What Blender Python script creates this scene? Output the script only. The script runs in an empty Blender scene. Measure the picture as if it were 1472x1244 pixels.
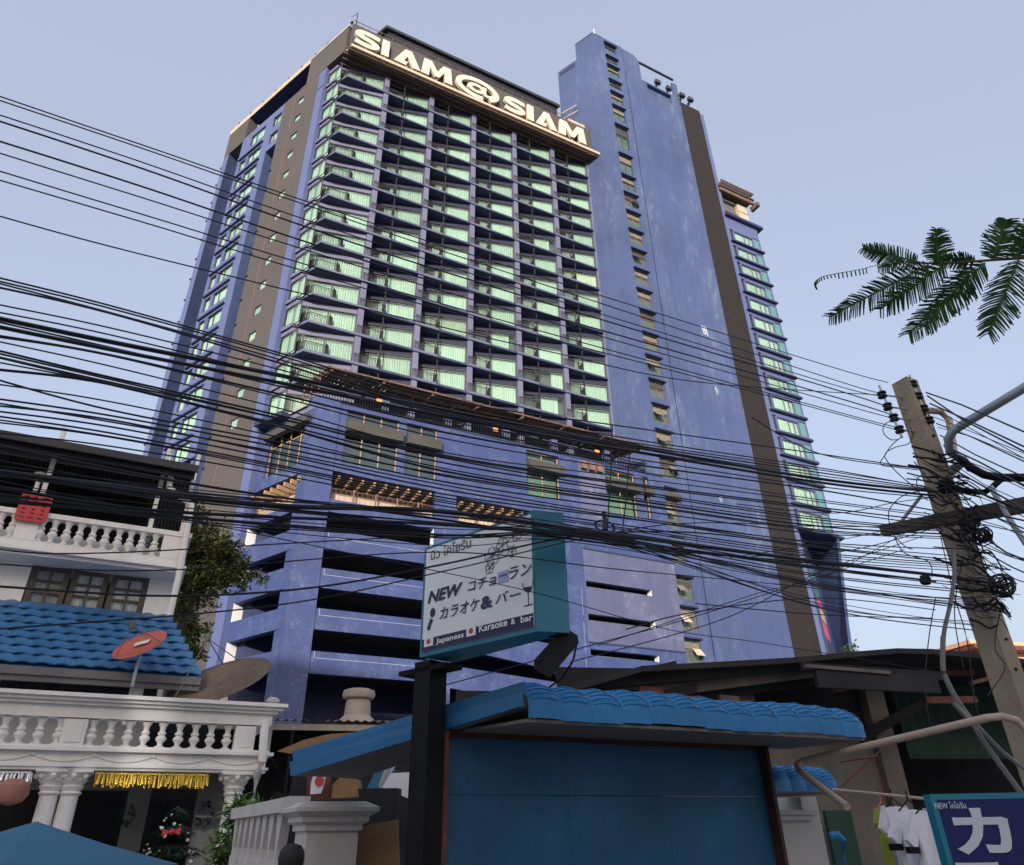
import bpy, bmesh, math, random
import numpy as np
from mathutils import Vector, Matrix
random.seed(7)
S = bpy.context.scene
# ------------------------------------------------------------------ camera
F_PX, PITCH, ROLL = 1012.4, 0.514517, -0.01711498
CAMZ = 1.6
cp, sp = math.cos(PITCH), math.sin(PITCH)
fw = Vector((0, cp, sp)); up0 = Vector((0, -sp, cp)); rt0 = Vector((1, 0, 0))
cr, sr = math.cos(ROLL), math.sin(ROLL)
rt = rt0*cr + up0*sr; up = up0*cr - rt0*sr
cd = bpy.data.cameras.new('camera'); cam = bpy.data.objects.new('camera', cd)
S.collection.objects.link(cam); S.camera = cam
cam.matrix_world = Matrix(((rt.x, up.x, -fw.x, 0), (rt.y, up.y, -fw.y, 0), (rt.z, up.z, -fw.z, CAMZ), (0, 0, 0, 1)))
cd.sensor_fit = 'HORIZONTAL'; cd.sensor_width = 36; cd.lens = 36*F_PX/1472
cd.clip_start = 0.05; cd.clip_end = 4000
# ------------------------------------------------------------------ light
SUN_AZ, SUN_EL = 186.0, 12.5          # degrees clockwise from +Y, degrees up
W = bpy.data.worlds.new('World'); S.world = W; W.use_nodes = True
nt = W.node_tree; bg = nt.nodes['Background']
sky = nt.nodes.new('ShaderNodeTexSky'); sky.sky_type = 'NISHITA'; sky.sun_disc = False
sky.sun_elevation = math.radians(SUN_EL); sky.sun_rotation = math.radians(SUN_AZ)
sky.altitude = 0; sky.air_density = 1.0; sky.dust_density = 7.0; sky.ozone_density = 1.4
bg.inputs['Strength'].default_value = 0.15
mx = nt.nodes.new('ShaderNodeMix'); mx.data_type = 'RGBA'; mx.inputs[0].default_value = .58      # thin high haze whitens the whole sky evenly
mx.inputs[7].default_value = (1.60, 1.66, 2.06, 1)
nt.links.new(sky.outputs[0], mx.inputs[6]); nt.links.new(mx.outputs[2], bg.inputs['Color'])
sl = bpy.data.lights.new('sun', 'SUN'); sl.energy = 2.0; sl.angle = math.radians(0.55); sl.color = (1.0, 0.93, 0.84)
so = bpy.data.objects.new('sun', sl); S.collection.objects.link(so)
sd = Vector((math.sin(math.radians(SUN_AZ))*math.cos(math.radians(SUN_EL)), math.cos(math.radians(SUN_AZ))*math.cos(math.radians(SUN_EL)), math.sin(math.radians(SUN_EL))))
so.rotation_euler = sd.to_track_quat('Z', 'Y').to_euler()
so.location = sd*60
S.view_settings.view_transform = 'Standard'; S.view_settings.look = 'None'
S.view_settings.gamma = 1; S.view_settings.use_curve_mapping = False
S.view_settings.exposure = 1.42
# ------------------------------------------------------------------ measuring helpers
RT, UP, FW = np.array(rt), np.array(up), np.array(fw)
def ray(x, y): return FW + RT*((x-736)/F_PX) - UP*((y-622)/F_PX)
def at(x, y, Y):
    r = ray(x, y); return Vector((r[0]*Y/r[1], Y, CAMZ+r[2]*Y/r[1]))
def atz(x, y, z):
    r = ray(x, y); t = (z-CAMZ)/r[2]; return Vector((r[0]*t, r[1]*t, z))
class Fr:
    """a street-aligned frame: u along the facade, b back from it, z up"""
    def __init__(s, ox, oy, az, az_b=None):
        a = math.radians(az); s.o = Vector((ox, oy, 0)); s.d = Vector((math.sin(a), math.cos(a), 0))
        if az_b is None: s.n = Vector((-s.d.y, s.d.x, 0))
        else: b = math.radians(az_b); s.n = Vector((math.sin(b), math.cos(b), 0))
    def P(s, u, b, z): return s.o + s.d*u + s.n*b + Vector((0, 0, z))
    def uz(s, x, y, b=0):
        """(u, z) where the sight line of photo point x, y meets the plane b"""
        r = Vector(ray(x, y)); nn = Vector((-s.d.y, s.d.x, 0)); o = s.o + s.n*b
        t = nn.dot(o - Vector((0, 0, CAMZ)))/nn.dot(r); p = Vector((0, 0, CAMZ)) + r*t
        return (p-o).dot(s.d), p.z
class Id:
    def P(s, u, b, z): return Vector((u, b, z))
ID = Id()
A_AZ, B_AZ = math.degrees(1.09203622), math.degrees(-0.930008504)
# ------------------------------------------------------------------ mesh helpers
WL = {}
class MB:
    def __init__(s): s.v = []; s.f = []
    def poly(s, pts):
        i = len(s.v); s.v += [tuple(p) for p in pts]; s.f.append(tuple(range(i, i+len(pts)))); return s
    def hexa(s, p):      # 8 points: 4 bottom ring, 4 top ring
        i = len(s.v); s.v += [tuple(q) for q in p]
        s.f += [tuple(i+k for k in q) for q in ((3,2,1,0),(4,5,6,7),(0,1,5,4),(1,2,6,5),(2,3,7,6),(3,0,4,7))]; return s
    def box(s, F, u0, u1, b0, b1, z0, z1):
        return s.hexa([F.P(u0,b0,z0),F.P(u1,b0,z0),F.P(u1,b1,z0),F.P(u0,b1,z0),F.P(u0,b0,z1),F.P(u1,b0,z1),F.P(u1,b1,z1),F.P(u0,b1,z1)])
    def slab(s, F, pl, z0, z1):   # plan polygon (u,b)
        i = len(s.v); n = len(pl)
        s.v += [tuple(F.P(u,b,z0)) for u,b in pl] + [tuple(F.P(u,b,z1)) for u,b in pl]
        s.f.append(tuple(i+k for k in range(n))); s.f.append(tuple(i+n+k for k in reversed(range(n))))
        for k in range(n): s.f.append((i+k, i+n+k, i+n+(k+1)%n, i+(k+1)%n))
        return s
    def prism(s, F, pl, b0, b1):  # elevation polygon (u,z)
        i = len(s.v); n = len(pl)
        s.v += [tuple(F.P(u,b0,z)) for u,z in pl] + [tuple(F.P(u,b1,z)) for u,z in pl]
        s.f.append(tuple(i+k for k in range(n))); s.f.append(tuple(i+n+k for k in reversed(range(n))))
        for k in range(n): s.f.append((i+k, i+n+k, i+n+(k+1)%n, i+(k+1)%n))
        return s
    def tube(s, pts, r, n=6, cap=True):
        pts = [Vector(p) for p in pts]; m = len(pts); i0 = len(s.v); up_ = Vector((0.03,0.02,1))
        for k, p in enumerate(pts):
            t = (pts[min(k+1,m-1)]-pts[max(k-1,0)]).normalized()
            x = t.cross(up_)
            if x.length < .05: x = t.cross(Vector((1,0.1,0)))
            x.normalize(); y = t.cross(x)
            rr = r[k] if isinstance(r, (list,tuple)) else r
            for j in range(n):
                a = 2*math.pi*j/n; s.v.append(tuple(p + x*math.cos(a)*rr + y*math.sin(a)*rr))
        for k in range(m-1):
            for j in range(n):
                a = i0+k*n+j; b = i0+k*n+(j+1)%n; s.f.append((a,b,b+n,a+n))
        if cap: s.f.append(tuple(i0+j for j in range(n))); s.f.append(tuple(i0+(m-1)*n+j for j in reversed(range(n))))
        return s
    def lathe(s, c, prof, n=12, sq=False):
        i0 = len(s.v); c = Vector(c)
        for r, z in prof:
            for j in range(n):
                a = 2*math.pi*(j+.5)/n; s.v.append((c.x+r*math.cos(a), c.y+r*math.sin(a), c.z+z))
        for k in range(len(prof)-1):
            for j in range(n):
                a = i0+k*n+j; b = i0+k*n+(j+1)%n; s.f.append((a,b,b+n,a+n))
        s.f.append(tuple(i0+j for j in reversed(range(n)))); s.f.append(tuple(i0+(len(prof)-1)*n+j for j in range(n)))
        return s
    def sqlathe(s, F, uc, bc, prof):   # square plan mouldings: (half size, z)
        for (h0,z0),(h1,z1) in zip(prof, prof[1:]):
            s.hexa([F.P(uc-h0,bc-h0,z0),F.P(uc+h0,bc-h0,z0),F.P(uc+h0,bc+h0,z0),F.P(uc-h0,bc+h0,z0),
                    F.P(uc-h1,bc-h1,z1),F.P(uc+h1,bc-h1,z1),F.P(uc+h1,bc+h1,z1),F.P(uc-h1,bc+h1,z1)])
        return s
    def ball(s, c, r, n=8, m=5, sz=1.0):
        prof = [(max(1e-3, r*math.sin(math.pi*k/m)), -r*sz*math.cos(math.pi*k/m)) for k in range(m+1)]
        return s.lathe(c, prof, n)
    def wall(s, F, u0, u1, z0, z1, holes, b=0.0, dep=0.25):
        """front skin with rectangular holes (hu0,hu1,hz0,hz1) and reveals dep deep"""
        us = sorted({u0,u1,*[min(max(h[k],u0),u1) for h in holes for k in (0,1)]}); zs = sorted({z0,z1,*[min(max(h[k],z0),z1) for h in holes for k in (2,3)]})
        for i in range(len(us)-1):
            z_start = None
            for j in range(len(zs)-1):
                uc, zc = (us[i]+us[i+1])/2, (zs[j]+zs[j+1])/2
                inside = any(h[0]<uc<h[1] and h[2]<zc<h[3] for h in holes)
                if not inside and z_start is None: z_start = zs[j]
                if inside and z_start is not None:
                    s.poly([F.P(us[i],b,z_start),F.P(us[i+1],b,z_start),F.P(us[i+1],b,zs[j]),F.P(us[i],b,zs[j])]); z_start = None
            if z_start is not None:
                s.poly([F.P(us[i],b,z_start),F.P(us[i+1],b,z_start),F.P(us[i+1],b,zs[-1]),F.P(us[i],b,zs[-1])])
        for (a,c,d,e) in [h[:4] for h in holes]:
            s.poly([F.P(a,b,d),F.P(a,b+dep,d),F.P(a,b+dep,e),F.P(a,b,e)]); s.poly([F.P(c,b,d),F.P(c,b,e),F.P(c,b+dep,e),F.P(c,b+dep,d)])
            s.poly([F.P(a,b,d),F.P(c,b,d),F.P(c,b+dep,d),F.P(a,b+dep,d)]); s.poly([F.P(a,b,e),F.P(a,b+dep,e),F.P(c,b+dep,e),F.P(c,b,e)])
        return s
    def mesh(s, name, off=Vector((0,0,0)), smooth=False, fix=True):
        me = bpy.data.meshes.new(name)
        me.from_pydata([(x-off.x, y-off.y, z-off.z) for x,y,z in s.v], [], s.f)
        if fix:
            bm = bmesh.new(); bm.from_mesh(me); bmesh.ops.remove_doubles(bm, verts=bm.verts, dist=1e-5) if smooth else None
            bmesh.ops.recalc_face_normals(bm, faces=bm.faces); bm.to_mesh(me); bm.free()
        if smooth:
            for p in me.polygons: p.use_smooth = True
            try: me.set_sharp_from_angle(angle=math.radians(40))
            except Exception: pass
        return me
    def build(s, name, mat, parent=None, smooth=False, fix=True, **tags):
        off = WL.get(parent.name, Vector((0,0,0))) if parent else None
        if off is None:
            a = np.array(s.v); off = Vector((float((a[:,0].min()+a[:,0].max())/2), float((a[:,1].min()+a[:,1].max())/2), float(a[:,2].min())))
            me = s.mesh(name, off, smooth, fix); o = bpy.data.objects.new(name, me); o.location = off
        else:
            me = s.mesh(name, off, smooth, fix); o = bpy.data.objects.new(name, me); o.parent = parent
        S.collection.objects.link(o); WL[o.name] = off
        for m in (mat if isinstance(mat, (list,tuple)) else [mat]): me.materials.append(m)
        for k, v in tags.items(): o[k] = v
        return o
def thing(name, label, cat, loc=(0,0,0), group=None):
    o = bpy.data.objects.new(name, None); o.location = loc; o.empty_display_size = .2
    S.collection.objects.link(o); o['label'] = label; o['category'] = cat
    if group: o['group'] = group
    WL[o.name] = Vector(loc); return o
def inst(name, me, parent, loc, **tags):       # another copy of a shared mesh as a part; loc is a world place
    o = bpy.data.objects.new(name, me); S.collection.objects.link(o)
    off = WL.get(parent.name, Vector((0,0,0))) if parent else Vector((0,0,0))
    o.location = Vector(loc)-off
    if parent: o.parent = parent
    WL[o.name] = Vector(loc)
    for k, v in tags.items(): o[k] = v
    return o
def withmat(me, mat): me.materials.append(mat); return me
# ------------------------------------------------------------------ materials
def M(name, col, rough=.7, var=.12, scale=1.0, bump=0.0, bscale=None, spec=.4, metal=0., streak=0., stain=None, stain_amt=0., stain_scale=.25, emit=None, coords='Object', sstretch=1., objrand=0.):
    m = bpy.data.materials.new(name); m.use_nodes = True; n = m.node_tree; N = n.nodes; L = n.links
    p = N['Principled BSDF']; p.inputs['Roughness'].default_value = rough; p.inputs['Metallic'].default_value = metal
    p.inputs['Specular IOR Level'].default_value = spec
    tc = N.new('ShaderNodeTexCoord'); src = tc.outputs[coords]
    def noise(sc, det=6, vec=None, rgh=.6):
        t = N.new('ShaderNodeTexNoise'); t.inputs['Scale'].default_value = sc; t.inputs['Detail'].default_value = det; t.inputs['Roughness'].default_value = rgh
        L.new(vec or src, t.inputs['Vector']); return t.outputs['Fac']
    def mapr(x, a, b, c, d):
        t = N.new('ShaderNodeMapRange'); L.new(x, t.inputs[0])
        for k, q in enumerate((a,b,c,d)): t.inputs[k+1].default_value = q
        return t.outputs[0]
    def mix(fac, a, b, mode='MIX'):
        t = N.new('ShaderNodeMix'); t.data_type = 'RGBA'; t.blend_type = mode
        if isinstance(fac, float): t.inputs[0].default_value = fac
        else: L.new(fac, t.inputs[0])
        for i, q in ((6,a),(7,b)):
            if isinstance(q, tuple): t.inputs[i].default_value = (*q[:3],1)
            else: L.new(q, t.inputs[i])
        return t.outputs[2]
    c = tuple(col)
    dark = tuple(x*(1-var*1.6) for x in c); lite = tuple(min(1,x*(1+var)) for x in c)
    out = mix(mapr(noise(scale), .3, .7, 0, 1), dark, lite)
    out = mix(mapr(noise(scale*9, 4), .35, .7, 0, .5), out, tuple(x*(1-var) for x in c))
    if streak:
        mp = N.new('ShaderNodeMapping'); mp.inputs['Scale'].default_value = (1.6,1.6,.06); L.new(src, mp.inputs['Vector'])
        out = mix(mapr(noise(1.3, 8, mp.outputs[0], .7), .45, .75, 0, streak), out, tuple(x*.45 for x in c))
    if stain:
        vv = None
        if sstretch != 1.:
            m2 = N.new('ShaderNodeMapping'); m2.inputs['Scale'].default_value = (1,1,sstretch); L.new(src, m2.inputs['Vector']); vv = m2.outputs[0]
        a = noise(stain_scale, 10, vv, .75); b = noise(stain_scale*7, 8, vv, .8)
        t = N.new('ShaderNodeMath'); t.operation = 'MULTIPLY'; L.new(mapr(a,.48,.66,0,1), t.inputs[0]); L.new(mapr(b,.5,.62,.15,1), t.inputs[1])
        t2 = N.new('ShaderNodeMath'); t2.operation = 'MULTIPLY'; L.new(t.outputs[0], t2.inputs[0]); t2.inputs[1].default_value = stain_amt
        out = mix(t2.outputs[0], out, tuple(stain))
    if objrand:
        oi = N.new('ShaderNodeObjectInfo'); out = mix(mapr(oi.outputs['Random'],0,1,0,objrand), out, tuple(x*.25 for x in c))
    L.new(out, p.inputs['Base Color'])
    r = mapr(noise(scale*4), .3, .7, max(0,rough-.1), min(1,rough+.1)); L.new(r, p.inputs['Roughness'])
    if bump:
        bn = N.new('ShaderNodeBump'); bn.inputs['Strength'].default_value = bump; bn.inputs['Distance'].default_value = .02
        L.new(noise(bscale or scale*12, 6), bn.inputs['Height']); L.new(bn.outputs[0], p.inputs['Normal'])
    if emit:
        p.inputs['Emission Color'].default_value = (*emit[0],1); p.inputs['Emission Strength'].default_value = emit[1]
    return m
def glass(name, tint, gloss=.12, rough=.03):
    m = bpy.data.materials.new(name); m.use_nodes = True; n = m.node_tree; N = n.nodes; L = n.links
    N.remove(N['Principled BSDF']); t = N.new('ShaderNodeBsdfTransparent'); t.inputs[0].default_value = (*tint,1)
    g = N.new('ShaderNodeBsdfGlossy'); g.inputs['Roughness'].default_value = rough
    fr = N.new('ShaderNodeLayerWeight'); fr.inputs[0].default_value = .5
    pw = N.new('ShaderNodeMath'); pw.operation = 'POWER'; L.new(fr.outputs['Facing'], pw.inputs[0]); pw.inputs[1].default_value = 4
    ad = N.new('ShaderNodeMath'); ad.operation = 'MULTIPLY_ADD'; L.new(pw.outputs[0], ad.inputs[0]); ad.inputs[1].default_value = .5; ad.inputs[2].default_value = .03+gloss*.3
    x = N.new('ShaderNodeMixShader'); L.new(ad.outputs[0], x.inputs[0]); L.new(t.outputs[0], x.inputs[1]); L.new(g.outputs[0], x.inputs[2])
    L.new(x.outputs[0], N['Material Output'].inputs[0]); return m
WHT = (.62,.66,.74)
m_blue = M('blue_facade_paint', (.047,.070,.168), .6, .10, .12, .25, 3, streak=.35, stain=WHT, stain_amt=.12, stain_scale=.3)
m_tower = M('tower_blue_paint', (.053,.077,.182), .55, var=.13, scale=.09, bump=.25, bscale=3, streak=.35, stain=(.24,.30,.38), stain_amt=.5, stain_scale=.22, sstretch=.3)
m_podium = M('podium_blue_paint', (.038,.059,.170), .6, .12, .2, .3, 3, streak=.35, stain=(.35,.4,.5), stain_amt=.35, stain_scale=.7)
m_pod_pale = M('podium_pale_mauve_paint', (.082,.093,.18), .65, var=.1, scale=.25, bump=.3, bscale=3, streak=.4, stain=(.5,.5,.55), stain_amt=.3)
m_pale = M('pale_blue_paint', (.084,.108,.235), .6, .06, .2, streak=.2)
m_pillar = M('grey_blue_pillar_paint', (.125,.13,.215), .65, .1, .3, streak=.3)
m_slab = M('shaded_navy_slab_paint', (.034,.043,.105), .6, .1, .4)  # navy, darkened further for the shade on slab undersides
m_sill = M('pale_edge_blue', (.11,.12,.20), .6, .1, .4)  # paler edge blue; on balcony slabs it paints in the sunlit edge
m_lint = M('lintel_navy_painted_shade', (.014,.019,.052), .7, .1, .4)  # navy darkened to hold the shade between slab and window head
m_navy = M('dark_navy_paint', (.020,.029,.085), .65, .12, .4)
m_brown = M('taupe_wall_render', (.066,.060,.061), .85, .08, .15, .4, 5, streak=.15)
m_char = M('charcoal_stone_cladding', (.014,.0105,.0115), .85, .45, 3.0, .6, 8)
m_white = M('white_wall_paint', (.84,.82,.80), .6, .07, .6, .15, 20, streak=.30, stain=(.35,.31,.26), stain_amt=.40, stain_scale=.6)
m_reveal = M('white_reveal_paint', (.74,.74,.74), .6, .05, .5)
m_letter = M('cream_letter_panel', (.58,.52,.42), .5, .05, .5)
m_black = M('black_painted_metal', (.006,.006,.008), .7, .2, 1, spec=.2)
m_rail = M('black_iron_railing', (.02,.02,.022), .5, .2, 2)
m_railbrown = M('brown_post_paint', (.17,.10,.085), .6, .15, 2)
m_wood = M('weathered_wood', (.13,.085,.065), .8, .35, 3, .4, 30)
m_woodlit = M('warm_timber', (.34,.22,.13), .75, .25, 2, .3, 30)
m_curtb = M('dull_mint_curtain', (.30,.36,.30), .9, .1, .5)  # duller mint tone, picked at random for some windows
m_curt = M('pale_mint_curtain', (.40,.50,.455), .9, .06, .5, objrand=.34)
m_curt2 = M('cream_curtain', (.44,.48,.42), .9, .06, .5)
m_frame = M('dark_bronze_window_frame', (.045,.045,.05), .45, .2, 2)
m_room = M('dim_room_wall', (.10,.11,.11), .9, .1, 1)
m_glass = glass('green_tinted_glass', (.93,.985,.95), .06)
m_teal = M('teal_frosted_screen', (.09,.22,.23), .3, .1, 1, spec=.7)
m_clear = glass('clear_window_glass', (.93,.95,.96), .15)
m_dkglass = glass('grey_podium_glass', (.55,.66,.63), .35)
m_roofdark = M('dark_roof_metal', (.02,.022,.03), .5, .2, .3)
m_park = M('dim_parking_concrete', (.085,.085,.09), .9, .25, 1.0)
m_sash = M('tan_window_board', (.17,.15,.12), .7, .2, 2)
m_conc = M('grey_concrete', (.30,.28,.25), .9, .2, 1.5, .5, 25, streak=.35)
m_cream = M('cream_render', (.46,.37,.29), .7, .08, .6)
m_pink = M('pink_panel_paint', (.50,.10,.22), .6, .1, .5)
m_asph = M('pale_fill_ground', (.30,.285,.27), .9, .2, .6, .5, 40)  # unseen ground, paled to bounce fill light onto the fronts
m_lampglow = M('lit_lamp_glass', (.5,.2,.08), .4, .02, 1, emit=((1.0,.28,.06), .3))
m_pgreen = M('green_window_film', (.10,.16,.12), .6, .1, .5)
m_shutter = M('grey_roller_box', (.05,.048,.045), .7, .15, 1)
# ================================================================== THE HOTEL
H = Fr(-17.13340571, 47.0, A_AZ)                    # main facade frame
L = Fr(-17.13340571, 47.0, B_AZ, 36.71)             # left facade frame, b goes into the building
def Lub(v, i): return (-.4361*v + .9*i, .8999*v + .436*i)    # left-frame place in main-frame plan
hotel = thing('hotel_tower', 'tall blue and taupe high-rise hotel with stepped balconies, rooftop letters and open parking decks', 'hotel', H.P(8,6,0))
def hp(mb, name, mat, **k): return mb.build(name, mat, hotel, **k)
# ---- cores and big masses
c = MB().slab(H, [(32.2,3.5),(-.2,3.6),Lub(5.2,1.2),Lub(24,2.6),(-1,26),(30,22)], 0, 81.5)
hp(c, 'core_wall', m_navy)
# brown left face with bathroom windows
holes = [(7.85,8.95,65.95+3.1*k,66.95+3.1*k) for k in range(-11,5) if 66.95+3.1*k < 77.5]
mb = MB().wall(L, 5.45, 11.9, 0, 78.25, holes, 0, .12)
mb.poly([L.P(11.9,0,0),L.P(11.9,1.7,0),L.P(11.9,1.7,71.1),L.P(11.9,0,71.1)]); mb.poly([L.P(5.45,0,0),L.P(5.45,.5,0),L.P(5.45,.5,78.2),L.P(5.45,0,78.2)])
hp(mb, 'taupe_wall', m_brown)
fm = MB(); pm = MB()
fm.box(ID,0,1.1,0,.06,0,.07).box(ID,0,1.1,0,.06,.93,1.0).box(ID,0,.06,0,.06,.07,.93).box(ID,1.04,1.1,0,.06,.07,.93)
class Off:
    def __init__(s, F, u, b, z): s.F=F; s.u=u; s.b=b; s.z=z
    def P(s,u,b,z): return s.F.P(u+s.u,b+s.b,z+s.z)
LZ = Fr(0,0,B_AZ,36.71); HZ = Fr(0,0,A_AZ)
def tomesh(mb, name, mat, smooth=False): return withmat(mb.mesh(name, Vector((0,0,0)), smooth), mat)
def rectframe(F, w, h, t=.07, d=.07, mull=(), trans=()):
    mb = MB().box(F,0,w,0,d,0,t).box(F,0,w,0,d,h-t,h).box(F,0,t,0,d,t,h-t).box(F,w-t,w,0,d,t,h-t)
    for x in mull: mb.box(F,x-t/2,x+t/2,.003,d-.003,t,h-t)
    for z in trans: mb.box(F,t,w-t,.006,d-.006,z-t/2,z+t/2)
    return mb
def pane(F, w, h, b=.03): return MB().box(F,.05,w-.05,b,b+.012,.05,h-.05)
def curtain(F, w, h, b=.16, folds=None, amp=.05, u0=0.):
    n = int(folds or w*9); mb = MB()
    for k in range(n):
        a0 = u0+w*k/n; a1 = u0+w*(k+1)/n; am = (a0+a1)/2
        s_ = amp*(1 if k%2 else -1)*(.5+random.random()*.8)
        mb.poly([F.P(a0,b,.04),F.P(am,b+s_,.04),F.P(am,b+s_,h-.04),F.P(a0,b,h-.04)])
        mb.poly([F.P(am,b+s_,.04),F.P(a1,b,.04),F.P(a1,b,h-.04),F.P(am,b+s_,h-.04)])
    return mb
f_s = tomesh(rectframe(LZ,1.1,1.0,.06), 'window_frame', m_frame); p_s = tomesh(pane(LZ,1.1,1.0), 'pane', m_glass); c_s = tomesh(curtain(LZ,1.1,1.0,.08,amp=.015), 'curtain', m_curt)
for h in holes:
    w = inst('window', f_s, hotel, L.P(h[0],.05,h[2])); inst('pane', p_s, w, L.P(h[0],.05,h[2])); inst('curtain', c_s, w, L.P(h[0],.05,h[2]))
hp(MB().box(L,9.55,9.63,-.06,.0,20,77).box(L,7.6,9.0,-.05,0.01,78.0,78.2), 'drain_pipe', m_railbrown)
# pale strip between the taupe wall and the corner glass
mb = MB().box(L,4.25,5.44,.02,1.6,0,78.2)
for k in range(0,15): mb.box(L,4.25,5.44,-.03,.03,74.9-3.125*k,75.05-3.125*k) if k in (0,) else None
hp(mb, 'pale_corner_pier', m_pale)
# recesses and window bay on the left face
mb = MB().wall(L, 11.9, 13.85, 0, 71.1, [], 1.65); mb.poly([L.P(13.85,0,0),L.P(13.85,1.65,0),L.P(13.85,1.65,71.1),L.P(13.85,0,71.1)])
mb.poly([L.P(11.9,0,71.1),L.P(13.85,0,71.1),L.P(13.85,1.65,71.1),L.P(11.9,1.65,71.1)])
mb.wall(L, 20.2, 23.2, 0, 77.9, [], 1.65); mb.poly([L.P(20.2,0,0),L.P(20.2,1.65,0),L.P(20.2,1.65,77.9),L.P(20.2,0,77.9)]); mb.poly([L.P(23.2,0,0),L.P(23.2,1.65,0),L.P(23.2,1.65,77.9),L.P(23.2,0,77.9)])
hp(mb, 'recess_wall', m_blue)
bh = []
for k in range(-1,15):
    zl = 70.75-3.1*k
    if zl-1.9 < 31.3: break
    z1 = zl-.4; bh += [(15.25,17.9,z1-1.75,z1),(18.35,19.6,z1-1.75,z1)]
bh += [(15.25,18.2,75.1,77.1)]
top = [(12.1,13.7,72.2,73.9),(12.1,13.7,75.2,77.0)]
mb = MB().wall(L, 13.85, 20.2, 31, 78.25, bh, 0, .22); mb.wall(L, 11.9, 13.85, 71.1, 78.25, top, 0, .22)
mb.poly([L.P(13.85,0,31),L.P(20.2,0,31),L.P(20.2,2.6,31),L.P(13.85,2.6,31)])
mb.wall(L, 13.85, 20.2, 0, 31, [], 2.4).box(L,13.9,14.9,.3,2.39,0,30.99)
hp(mb, 'bay_wall', m_pale)
for g in bh+top:
    w_, h_ = g[1]-g[0], g[3]-g[2]
    w = rectframe(Off(L,g[0],.12,g[2]), w_, h_, .07, .07, mull=[w_*.62] if w_>1.4 else []).build('window', m_frame, hotel)
    pane(Off(L,g[0],.12,g[2]), w_, h_).build('pane', m_glass, w); curtain(Off(L,g[0],.14,g[2]), w_, h_, .14).build('curtain', m_curt if random.random()<.8 else m_curt2, w)
mb = MB()
for k in range(-1,14): hp(MB().box(L,15.0,19.75,-.22,-.003,70.65-3.1*k,70.85-3.1*k), 'sun_ledge', m_navy)
for k in range(0,15): hp(MB().box(L,24.3,24.62,-.05,1.0,76-3.1*k,76.15-3.1*k), 'end_fin', m_navy)
for k in range(0,14): hp(MB().box(L,11.62,11.9,-.16,-.003,66.2-3.1*k,66.4-3.1*k), 'end_fin', m_navy)
hp(MB().box(L,23.2,24.3,0,2.4,0,77.9), 'end_pier', m_pale)
# ---- parapet
hp(MB().box(L,20.0,24.35,-.02,1.2,77.9,82.35), 'parapet', m_brown)
mb = MB()
mb.box(L,1.17,7.9,-.012,.95,78.25,82.9)
mb.slab(H, [(-.16+.0,.86),(33.0,.86),(33.0,1.25),(.2,1.25)], 78.25, 83.6)
hp(mb, 'parapet', m_brown)
hp(MB().box(L,1.0,24.4,-.06,.55,82.9,83.15).box(L,7.9,24.4,-.04,.9,82.36,82.9), 'parapet_cap', m_cream)
hp(MB().box(L,7.9,20.0,.02,6,82.3,82.35).wall(L,7.9,20.0,78.2,82.3,[],2.2).box(L,7.9,20,.9,2.1,78.15,78.3), 'penthouse_wall', m_navy)
mb = MB()
for v in (1.0,5.2,7.4,10,12.6,15.2,17.8,20.4,23): hp(MB().tube([L.P(v,.2,83.1),L.P(v,.2,83.75)],.05,5).box(L,v-.15,v+.15,.1,.3,83.7,83.9), 'roof_light', m_black)
for u in (4.9,9.8,14.5,19.6,24.4): hp(MB().tube([H.P(u,1.0,83.6),H.P(u,1.0,85.4)],.04,5), 'roof_rod', m_black)
mb.tube([H.P(.3,1.6,83.4),H.P(.3,1.6,87.2)],.05,5).tube([H.P(.3,1.6,86.9),H.P(-.3,2.0,86.5)],.03,4).tube([H.P(.9,2.0,83.4),H.P(1.2,1.8,85.4)],.03,4)
hp(mb, 'corner_mast', m_black)
mb = MB().tube([H.P(-.1,.8,84.1),H.P(32.6,.8,84.1)],.045,5)
for k in range(23): mb.tube([H.P(.3+1.45*k,.8,83.5),H.P(.3+1.45*k,.8,84.1)],.03,4)
hp(mb, 'roof_rail', m_railbrown)
# ledge with slatted soffit under the letters
hp(MB().slab(H, [(0,0),(33.1,0),(33.1,.85),(-.38,.85)], 78.02, 78.22).slab(H,[(-.05,-.06),(33.1,-.06),(33.1,-.002),(-.05,-.002)],78.0,78.42), 'letter_ledge', m_cream)
mb = MB()
for k in range(130):
    u = -.2+.257*k; mb.box(H,u,u+.09,.03,2.5,77.86,78.0)
for b in (.2,.9,1.6,2.3): mb.box(H,-.6,33,b,b+.1,77.72,77.855)
hp(mb, 'soffit_slats', m_wood, kind='stuff')
hp(MB().slab(H, [(-.95,3.0),(31.9,3.0),(32.9,.86),(-.5,.86)], 78.003, 78.018), 'soffit', m_navy)
# dark roof canopy behind the parapet
U0,Z0 = H.uz(556,36,4); U1,Z1 = H.uz(805,151,4)
hp(MB().slab(H, [(U0,4),(U1,4),(U1-3.5,11),(U0-3.5,11)], Z0-.5, Z0).slab(H, [(U0+.5,4.4),(U1-.3,4.4),(U1-3,10),(U0-2.5,10)], 82.5, Z0-.5), 'roof_canopy', m_roofdark)
hp(MB().tube([H.P(U1-.5,3,88),H.P(U1+1.5,2.2,90)],.08,5).tube([H.P(U1-.3,3,87),H.P(U1+1.7,2.2,89)],.08,5).box(H,29.6,32.4,1.6,4.2,83.4,85.4), 'roof_plant', m_cream)
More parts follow.
